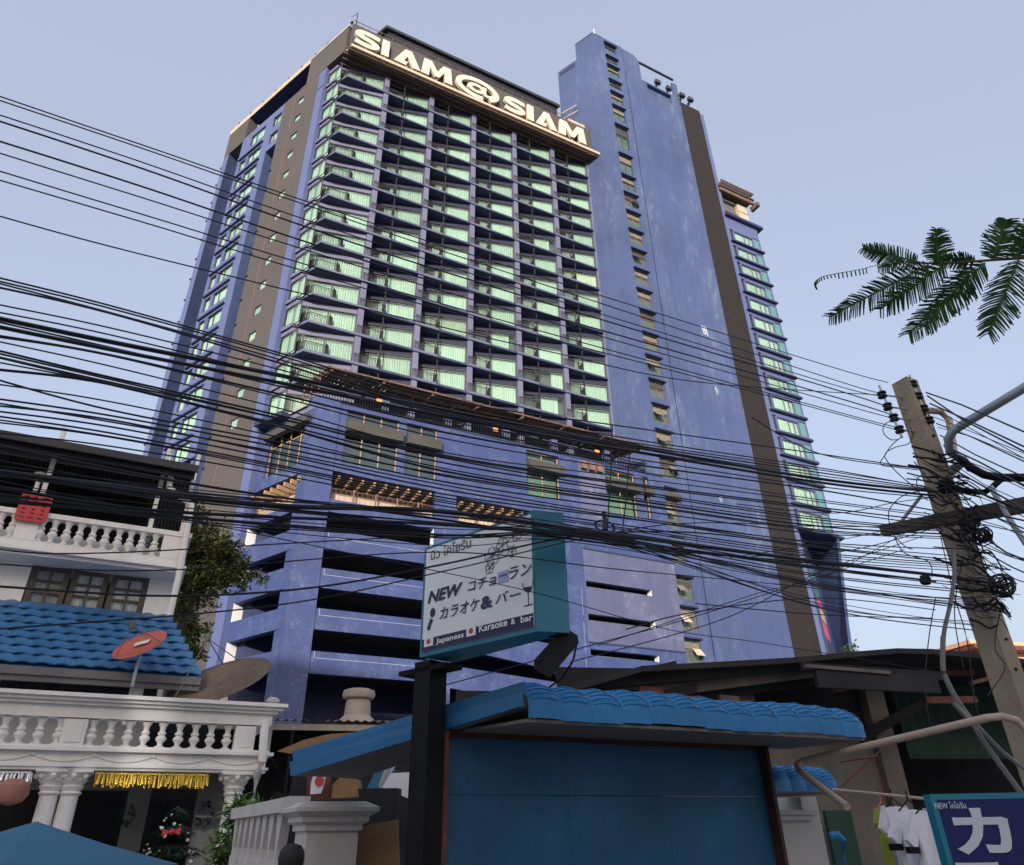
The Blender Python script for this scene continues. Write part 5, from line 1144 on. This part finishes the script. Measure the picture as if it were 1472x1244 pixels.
shirt(1286,1153,6.35,.26,.60,m_cloth,'white shirt with lime trim hanging leftmost on the rail',0,m_yel)
shirt(1270,1158,6.55,.16,.42,m_yel,'lime yellow shirt partly hidden at the left end of the rail',0)
shirt(1309,1156,6.1,.36,.72,m_cloth,'wide white shirt with dark cuffs hanging in the middle of the rail',0,m_black)
shirt(1334,1160,5.9,.34,.70,m_cloth,'white shirt hanging against the edge of the navy sign board',0,m_black)
MB().tube([at(1475,1050,6.9),at(1462,1036,6.9),at(1440,1030,6.9),at(1420,1032,6.9),at(1155,1094,8.2),at(1146,1099,8.2),at(1147,1107,8.1),at(1218,1160,7.2)],.034,10).build('beige_pipe',m_pvc,label='long beige plastic pipe crossing in front of the dark shed',category='pipe',smooth=True)
# navy street sign
n0=at(1336,1142,4.6); n1=at(1472,1139,4.55); az=math.degrees(math.atan2(n1.x-n0.x,n1.y-n0.y)); NS=Fr(n0.x,n0.y,az); ns=lambda x,y:NS.uz(x,y,-.02)
nsg=thing('navy_sign_board','navy standing sign board with one big pale katakana character at the bottom right','sign board',(n0.x,n0.y,0))
w_=1.35; MB().box(NS,0,w_,0,.1,.35,n0.z).build('frame',m_teal_p,nsg); MB().box(NS,.03,w_-.03,-.006,-.001,.38,n0.z-.03).build('panel',m_kanavy,nsg)
MB().box(NS,.1,.16,.02,.08,0,.35).box(NS,w_-.16,w_-.1,.02,.08,0,.35).build('feet',m_black,nsg)
def ntx(body,x0,x1,y0,y1,off=0.):
    u0,z0=ns(x0,y0); u1,_=ns(x1,y0); _,z1=ns(x0,y1); put_text('lettering',body,NS,-.0095,u0,u1,z0,z1-z0,m_kawhite,nsg,off)
ntx('カ',1380,1466,1229,1162,.035); ntx('ラ',1385,1466,1312,1240,.035)
u0,z0=ns(1346,1163); u1,_=ns(1391,1163); put_text('lettering','NEW โคโยรัน',NS,-.0095,u0,u1,z0,.035,m_kawhite,nsg,.01)
# peach house far right
ph=at(1400,935,60.0); PH=Fr(ph.x,ph.y,75); pq=lambda x,y,b=0:PH.uz(x,y,b)
po=thing('peach_house','small sunlit peach house corner with a brown eave far behind the pole','house',PH.P(4,3,0))
z1=pq(1400,921)[1]; z0=pq(1400,940)[1]; u0=pq(1390,930)[0]
MB().box(PH,u0+1.0,u0+16,0,8,0,z1-.9).build('wall',m_peach,po); MB().box(PH,u0-.5,u0+17,-1.2,9,z1-.9,z1-.55).build('eave',m_rust,po); MB().box(PH,u0-.6,u0+16,-1,9,z1-.54,z1-.2).build('parapet',m_peach,po)
MB().box(PH,u0+2,u0+4,-.05,0,z1-2.6,z1-1.2).build('window',m_dark,po)
# ================================================================== utility pole
pb=at(1298,550,8.0); PX,PY,PZ=pb.x+.02,8.0,pb.z; PO=Fr(PX,PY,A_AZ)
pole=thing('utility_pole','tall square weathered concrete utility pole crowded with cables at the right','utility pole',(PX,PY,0))
wt=at(1318,550,8.0).x-at(1278,550,8.0).x; r0=wt*.30; r1=r0*1.22
mb=MB(); N_=14
for k in range(N_):
    z0=PZ*k/N_; z1=PZ*(k+1)/N_; a=r1+(r0-r1)*k/N_; b_=r1+(r0-r1)*(k+1)/N_; mb.sqlathe(PO,0,0,[(a,z0),(b_,z1)])
mb.build('shaft',m_pole,pole)
for k in range(16):
    z=PZ-.25-.32*k; 
    if z<.5: break
    MB().tube([PO.P(-.02*(k%2),-r1-.01,z),PO.P(-.02*(k%2),-r0+.05,z)],.016,6).build('bolt_hole',m_dark,pole)
pw=lambda x,y,b=0.:PO.uz(x,y,b)
def insul(pts,lab):
    rk=thing('insulator_rack',lab,'insulators',at(*pts[0],8.0)); 
    P0=[at(x,y,7.9) for x,y in pts]; MB().tube([P0[0]+Vector((0,0,.15)),P0[-1]-Vector((0,0,.12))],.014,6).build('rod',m_galv,rk)
    for p in P0:
        MB().lathe(p-Vector((0,0,.05)),[(.028,0),(.055,.012),(.06,.03),(.03,.045),(.03,.06),(.06,.072),(.055,.09),(.028,.105)],12).build('insulator',m_insul,rk,smooth=True)
        q_=Vector((PX,PY,p.z)); MB().tube([p,p.lerp(q_,.8)],.012,5).build('bracket',m_galv,rk)
insul([(1268,568),(1276,585),(1285,601),(1293,618)],'rack of dark insulators on the left side of the concrete pole top')
insul([(1312,553),(1320,570),(1328,588),(1336,605)],'rack of dark insulators on the right side of the concrete pole top')
ca=thing('cross_arm','long weathered timber cross-arm bolted through the utility pole','cross arm',at(1370,745,8.1))
a=at(1268,763,8.6); b_=at(1490,722,7.2); CA=Fr(a.x,a.y,math.degrees(math.atan2(b_.x-a.x,b_.y-a.y))); ln_=math.hypot(b_.x-a.x,b_.y-a.y)
MB().hexa([CA.P(0,-.06,a.z-.07),CA.P(ln_,-.06,b_.z-.09),CA.P(ln_,.06,b_.z-.09),CA.P(0,.06,a.z-.07),CA.P(0,-.06,a.z+.06),CA.P(ln_,-.06,b_.z+.07),CA.P(ln_,.06,b_.z+.07),CA.P(0,.06,a.z+.06)]).build('timber',m_arm,ca)
MB().tube([at(1290,757,8.4),at(1325,712,8.2)],.022,6).build('brace',m_galv,ca); MB().tube([at(1424,700,7.4),at(1450,745,7.3),at(1480,790,7.2)],.03,6).build('brace',m_galv,ca)
MB().tube([at(1352,690,8.1),at(1375,672,8.0),at(1386,664,7.9),at(1366,650,7.8),at(1363,632,7.7),at(1370,620,7.6),at(1385,610,7.5),at(1420,589,7.2),at(1500,541,6.6)],.055,10).build('lamp_arm',m_galv,label='grey galvanised street lamp arm curving up right from the pole',category='lamp arm',smooth=True)
MB().tube([at(1380,660,7.8),at(1395,672,7.7),at(1415,683,7.6),at(1435,687,7.5),at(1500,687,7.2)],.05,9).tube([at(1438,690,7.5),at(1425,702,7.5),at(1415,708,7.6),at(1385,706,7.8),at(1360,695,8.0)],.035,8).build('dark_bracket_arm',m_black,label='dark curved bracket pipe right of the pole below the lamp arm',category='bracket',smooth=True)
MB().tube([at(1330,590,8.2),at(1352,592,8.2),at(1364,603,8.2),at(1368,625,8.1),at(1372,655,8.0)],.045,8).build('rusty_conduit',m_pvc,label='pinkish curved conduit behind the lamp arm on the pole',category='conduit',smooth=True)
# ---- cables along the street, all on the pole side of the road
random.seed(11)
CLAB='black overhead cable sagging along the street to the concrete pole'
ORD='first second third fourth fifth sixth seventh eighth ninth tenth eleventh twelfth thirteenth fourteenth fifteenth sixteenth seventeenth eighteenth nineteenth twentieth'.split()
ORD+=['twenty-'+o for o in ORD[:9]]+['thirtieth']+['thirty-'+o for o in ORD[:9]]+['fortieth']+['forty-'+o for o in ORD[:9]]+['fiftieth']+['fifty-'+o for o in ORD[:9]]+['sixtieth']+['sixty-'+o for o in ORD[:9]]
CN=[0]
def clab(r):
    CN[0]+=1; return ('thick' if r>.01 else 'medium' if r>.0065 else 'thin')+' black street cable, '+ORD[CN[0]-1]+' from the top at the left edge'
def cable(pts,r,b=0.,lab=None,mat=None,end=None,group='overhead cables strung along the street'):
    """pts are photo points on the vertical street plane b; the cable is a smooth curve through them"""
    Q=[(x,PO.uz(x,y,b)) for x,y in pts]; UZ=sorted([q_[1] for q_ in Q]); sm=smoothpts(UZ,8)
    P3=[PO.P(u,b,z) for u,z in sm]; lab=lab or (clab(r) if pts[0][0]<0 else 'thin black cable joining the lower bundle above the bar sign')
    if pts[0][0]<0: P3=[P3[0]+(P3[0]-P3[1]).normalized()*3]+P3
    if end: P3.append(at(*end[:2],end[2]))
    MB().tube(P3,r,5).build('overhead_cable',mat or m_cable,label=lab,category='cable',group=group,smooth=True)
TH=[[(-8,136),(200,207),(600,342),(1180,523),(1276,550)],[(-8,142),(200,212),(600,349),(1180,540),(1266,566)],[(-8,163),(200,232),(600,369),(1180,548),(1268,570)],
[(-8,172),(200,241),(600,379),(1180,554),(1274,584)],[(-8,201),(200,267),(600,398),(1180,565),(1281,596)],[(-8,218),(200,283),(600,408),(1180,573),(1285,602)],
[(-8,244),(200,307),(600,427),(1180,586),(1290,615)],[(-8,257),(200,318),(600,436),(1180,589),(1292,619)],[(-8,309),(200,365),(600,462),(800,508),(1000,549),(1262,568)]]
for i,p in enumerate(TH): cable(p,.0075 if i in (3,4) else .0055,b=random.uniform(-.12,.02))
MD=[(399,440,575,653,(1325,674),5),(404,444,583,673,(1328,700),5),(407,450,589,676,(1335,700),5),(413,451,594,680,(1335,703),6),(438,472,596,684,(1340,705),4),(449,482,605,688,(1340,708),4),
(458,492,590,689,(1342,707),15),(463,500,613,700,(1342,716),5),(470,503,599,694,(1345,713),12),(483,511,622,705,(1342,734),7),(485,512,631,719,(1345,740),4),(491,527,651,722,(1350,744),4),(504,543,655,730,(1350,750),6),
(508,546,657,733,(1350,757),5),(513,550,659,745,(1352,760),5),(514,553,666,748,(1355,762),5),(521,554,674,752,(1356,764),4),(532,553,678,757,(1358,768),8),(546,590,683,762,(1360,772),5),(553,578,685,764,(1360,775),4),
(574,598,693,768,(1300,767),5),(580,607,698,782,(1380,800),4),(584,604,704,786,(1385,806),5),(592,614,711,780,(1375,790),5),(599,623,716,795,(1390,812),5),(604,628,720,798,(1390,815),4),(608,629,723,802,(1395,818),4),(623,642,728,806,(1395,822),4)]
for y0,y1,y2,y3,e,r in MD:
    j=lambda:random.uniform(-1.6,1.6)
    cable([(-8,y0-1),(160,y1),(400,(y1+(y2-y1)*.5)+j()-1.5),(640,y2),(900,y2+(y3-y2)*.50+j()+1),(1180,y3),e],.0011*r+.001,b=random.uniform(-.3,.15))
cable([(-8,678),(262,712),(400,728),(640,736),(860,766),(1180,808),(1360,829),(1440,840)],.018,b=-.25)
cable([(-8,700),(150,726),(262,737),(400,744),(640,755),(860,775),(1180,816),(1345,836)],.011,b=-.28)
cable([(-8,640),(300,700),(640,748),(900,785),(1180,811),(1400,832)],.009,b=-.2)
for k in range(16):
    y=735+random.uniform(0,55); y2=800+random.uniform(10,75)
    cable([(-8,y-62+random.uniform(-14,14)),(300,y-27+random.uniform(-6,6)),(640,y),(860,772+random.uniform(-8,14)),(1180,y2),(1400,y2+28+random.uniform(-8,8))],random.choice([.0035,.0045,.006]),b=random.uniform(-.35,0))
for p,r in (([(-8,790),(160,795),(640,771),(860,780),(1180,839),(1440,885)],.0045),([(-8,811),(240,820),(640,794),(900,820),(1180,847),(1420,880)],.0045),([(-8,843),(240,857),(450,845),(640,811),(830,771),(1000,766),(1180,788),(1400,812)],.007),
    ([(-8,905),(400,870),(640,821),(860,770),(1000,752),(1180,757),(1350,757)],.005),([(-8,690),(500,795),(760,850),(960,905),(1100,925),(1340,965)],.0035),([(640,985),(860,925),(1020,880),(1300,790)],.004),([(820,952),(1040,890),(1180,822),(1330,770)],.004),([(860,928),(1100,850),(1180,832),(1330,750)],.0035),([(900,905),(1000,880),(1180,860),(1345,877)],.005),
    ([(1000,868),(1180,884),(1340,889)],.005),([(1080,800),(1230,790),(1380,748)],.005),([(1050,802),(1230,772),(1380,735)],.004),([(1060,725),(1200,738),(1290,722),(1372,712)],.005),([(1080,600),(1180,653),(1322,674)],.006)):
    cable(p,r,b=random.uniform(-.3,-.1),lab='thin slack cable crossing at a different slant from the main bundle',group='slack cables crossing the main bundle')
# cables that leave the pole to the right
for k in range(26):
    y=560+k*9.5+random.uniform(-5,5); x0=1330+.33*(y-560); sl=random.uniform(.35,.62) if k<14 else random.uniform(.2,.6)
    P3=[at(x0,y,7.95),at(x0+50,y+50*sl+random.uniform(-6,6),7.3),at(1485,y+(1485-x0)*sl*.95,6.3)]
    MB().tube([tuple(v) for v in P3],random.choice([.005,.006,.008,.010]),5).build('overhead_cable',m_cable,label='black cable leaving the pole to the right, '+ORD[k]+' from the top',category='cable',group='cables running off right of the pole')
def loop(pts,Y,r,lab,name='cable_loop',mat=None):
    sm=smoothpts([(x,y) for x,y in pts],6); MB().tube([at(x,y,Y) for x,y in sm],r,5).build(name,mat or m_cable,label=lab,category='cable loop',group='slack loops hanging round the pole',smooth=True)
LL='slack black cable loop drooping at the pole'
for p in ([(1288,603),(1272,610),(1270,622),(1280,632),(1292,632)],[(1296,628),(1282,640),(1272,655),(1266,668),(1290,672),(1322,676)],[(1308,612),(1312,625),(1306,638),(1285,644),(1272,656),(1290,680),(1320,705)],[(1330,680),(1318,690),(1322,710),(1335,720)],
    [(1290,765),(1278,750),(1280,730),(1300,712),(1330,705)],[(1280,765),(1300,785),(1312,790)],[(1285,770),(1300,795),(1335,808),(1340,830)],[(1345,860),(1335,920),(1330,990),(1340,1060)],[(1352,770),(1370,850),(1390,920),(1400,1000),(1410,1040)],[(1395,760),(1420,830),(1440,860)],[(1440,870),(1430,930),(1445,960),(1420,1000)],[(1385,800),(1372,880),(1385,960)]):
    loop(p,7.75,.006,LL)
for k in range(90):   # the tangle wound round the pole
    t=k/90; x=1345+t*75+random.uniform(-14,22); y=655+t*235+random.uniform(-10,10); w=random.uniform(16,44); hh=random.uniform(6,20)
    loop([(x-w,y-hh*random.uniform(.2,1)),(x-w*.3,y+hh*random.uniform(-.6,.8)),(x+w*.4,y-hh*random.uniform(-.8,.6)),(x+w,y+hh*random.uniform(.3,1.3))],random.uniform(7.55,7.78),random.choice([.004,.005,.007,.009,.014]),'short dark cable wound in the tangle round the pole')
for k,(x,y,Y,R) in enumerate(((1412,770,7.6,.14),(1440,842,7.5,.16),(1330,834,7.6,.075),(1360,700,7.7,.10),(1395,752,7.65,.13))):
    c=at(x,y,Y); mb=MB()
    for i in range(16):
        a0=random.random()*6; n_=Vector((random.gauss(0,1),random.gauss(0,1),random.gauss(0,1))).normalized(); t1=n_.orthogonal().normalized(); t2=n_.cross(t1); rr=R*random.uniform(.5,1)
        mb.tube([c+t1*rr*math.cos(a)+t2*rr*math.sin(a)*.8 for a in [j_*.45 for j_ in range(15)]],.007,5)
    mb.build('splice_bundle',m_cable,label=['dark splice knot right of the pole under the cross-arm','large dark splice knot on the right side of the pole, lowest of all','small dark knot on the thick cable just left of the pole','dark cable knot on the pole below the lamp arm','dark cable knot where the cross-arm meets the pole'][k],category='cable knot')
for pts,r,lb in (([(1356,915),(1356,960),(1364,985),(1378,1010),(1395,1035),(1420,1075),(1460,1130),(1485,1165)],.026,'thick grey cable hanging down left of the pole and swinging right'),([(1371,790),(1372,830),(1366,870),(1358,905),(1356,930)],.022,'grey cable dropping from the cross-arm beside the pole'),([(1400,1038),(1440,1080),(1485,1115)],.02,'grey cable branching off to the lower right')):
    loop(pts,7.2,r,lb,'grey_cable',m_greycable)
a=[at(1370,1010,7.2),at(1380,1007,7.2),at(1399,1032,7.15),at(1394,1036,7.15)]; MB().hexa([*a,*[p+Vector((0,.05,0)) for p in a]]).build('cable_tag',m_greycable,label='grey splice sleeve on the hanging grey cable',category='cable sleeve')
# coil tied to the bundle in mid street
c=at(869,752,PO.P(PO.uz(869,752,-.2)[0],-.2,0).y); cc=thing('cable_coil','small coil of spare cable tied under the bundle in the middle of the street','cable coil',c)
e1=Vector((math.sin(A_AZ*math.pi/180),math.cos(A_AZ*math.pi/180),0)); mb=MB()
for i in range(3): mb.tube([c+e1*(.085*math.cos(a))*(1+.1*i)+Vector((0,0,-.03-.05*math.sin(a))) for a in [j_*.35 for j_ in range(19)]],.005,5)
mb.build('coil',m_cable,cc); MB().tube([c+Vector((0,0,.1)),c+e1*.01],.018,6).tube([c+e1*.01+Vector((0,0,.03)),c-Vector((0,0,.06))],.022,6).build('tie',m_cable,cc)
for pts in ([(880,612),(878,680),(874,745),(872,780)],[(906,640),(900,720),(892,785)]):
    cable(pts,.005,b=-.2,lab='short cable hanging vertically between the bundles in mid street',group='vertical ties between the bundles') if False else MB().tube([PO.P(PO.uz(x,y,-.2)[0],-.2,PO.uz(x,y,-.2)[1]) for x,y in pts],.006,5).build('vertical_tie',m_cable,label='short cable hanging vertically between the bundles in mid street',category='cable',group='vertical ties between the bundles')
# ================================================================== feathery branch top right
br=at(1400,375,3.0); tr=thing('tree_branch','feathery compound-leaved tree branch reaching in at the upper right','tree branch',at(1560,365,3.0))
YB=3.0
MB().tube([at(1600,372,YB),at(1472,371,YB),at(1440,373,YB),at(1400,376,YB),at(1350,379,YB),at(1320,378,YB),at(1288,374,YB)],[.014,.009,.008,.007,.006,.005,.003],7).build('stem',m_bark,tr,smooth=True)
def frond(b,t,L0,n,curl=0.,asym=1.,den=.9,Yt=0.):
    pb_=at(*b,YB); pt_=at(*t,YB+Yt); mb=MB(); ax=pt_-pb_; ln_=ax.length; view=(pb_-Vector((0,0,CAMZ))).normalized(); sd=ax.normalized().cross(view).normalized(); A=[]
    for k in range(n+1):
        q_=k/n; A.append(pb_+ax*q_+Vector((0,0,-.10*ln_*math.sin(q_*math.pi)*-curl)))
    mb.tube(A,.0045,5)
    for k in range(n):
        q_=(k+.5)/n; p=A[k].lerp(A[k+1],.5); l=L0*(1-.55*q_**3)*(.55+.45*min(1,q_*4))
        for sg in (-1,1):
            if random.random()>den: continue
            d=(sd*sg*asym+ax.normalized()*(.45+.5*q_)+Vector((random.gauss(0,.06),random.gauss(0,.15),random.gauss(0,.06)-.12))).normalized(); w=view.cross(d).normalized()*.0036*random.uniform(.8,1.2)
            ll=l*random.uniform(.85,1.1); e=p+d*ll+Vector((0,0,-.012)); m1=p+d*ll*.5
            mb.poly([p-w*.9-d*.004,m1-w,e-w*.7,e+d*.004,e+w*.7,m1+w,p+w*.9-d*.004])
    mb.build('frond',m_leaf,tr,fix=False)
for a in (((1358,380),(1265,445),.105,46),((1335,381),(1192,456),.10,58),((1416,378),(1306,480),.125,56),((1464,374),(1421,480),.13,54),((1400,385),(1330,470),.10,44),((1349,377),(1346,330),.085,34),((1319,377),(1241,356),.075,40),((1402,375),(1348,371),.06,34),((1428,373),(1447,316),.115,48),((1462,371),(1480,318),.10,44),((1300,375),(1262,385),.05,14)):
    frond(*a,Yt=random.uniform(-.15,.25),den=.97); 
p_=[(1300,378),(1260,382),(1235,388),(1205,393),(1180,399),(1171,407),(1173,412)]; sm=smoothpts(p_,5); mb=MB().tube([at(x,y,YB) for x,y in sm],.0022,4)
for k,(x,y) in enumerate(sm[8:]): c_=at(x,y,YB); e=at(x+1.5,y+5+(k<8)*3,YB); w=Vector((.004,0,0)); mb.poly([c_-w,e-w,e+w,c_+w])
mb.build('frond',m_leaf,tr,fix=False)
# ================================================================== unseen blocks behind the camera, added and gapped to shade the street
m_apt = M('far_block_render',(.42,.40,.37),.85,.08,.3)
def block(x0,x1,y0,y1,h,lab):
    r=thing('added_shade_block',lab,'apartment block',((x0+x1)/2,(y0+y1)/2,0),'unseen blocks added to shade the street')
    MB().box(ID,x0,x1,y0,y1,0,h).box(ID,x0+2,x0+6,y0+2,y1-2,h,h+1.2).build('wall',m_apt,r)
    wm=withmat(MB().box(ID,0,2.2,0,.06,0,1.5).mesh('window'),m_dkglass)
    for f in range(int(h/3.2)-1):
        for k in range(int((x1-x0-2)/4)): inst('window',wm,r,(x0+1.5+4*k,y1+.0,2.2+3.2*f))
block(-62,-17.0,-78,-62,35.5,'tall plain block added out of view to shade the street, left of the sun gap')
block(-15.2,34,-78,-62,34.2,'tall plain block added out of view to shade the street, right of the sun gap')
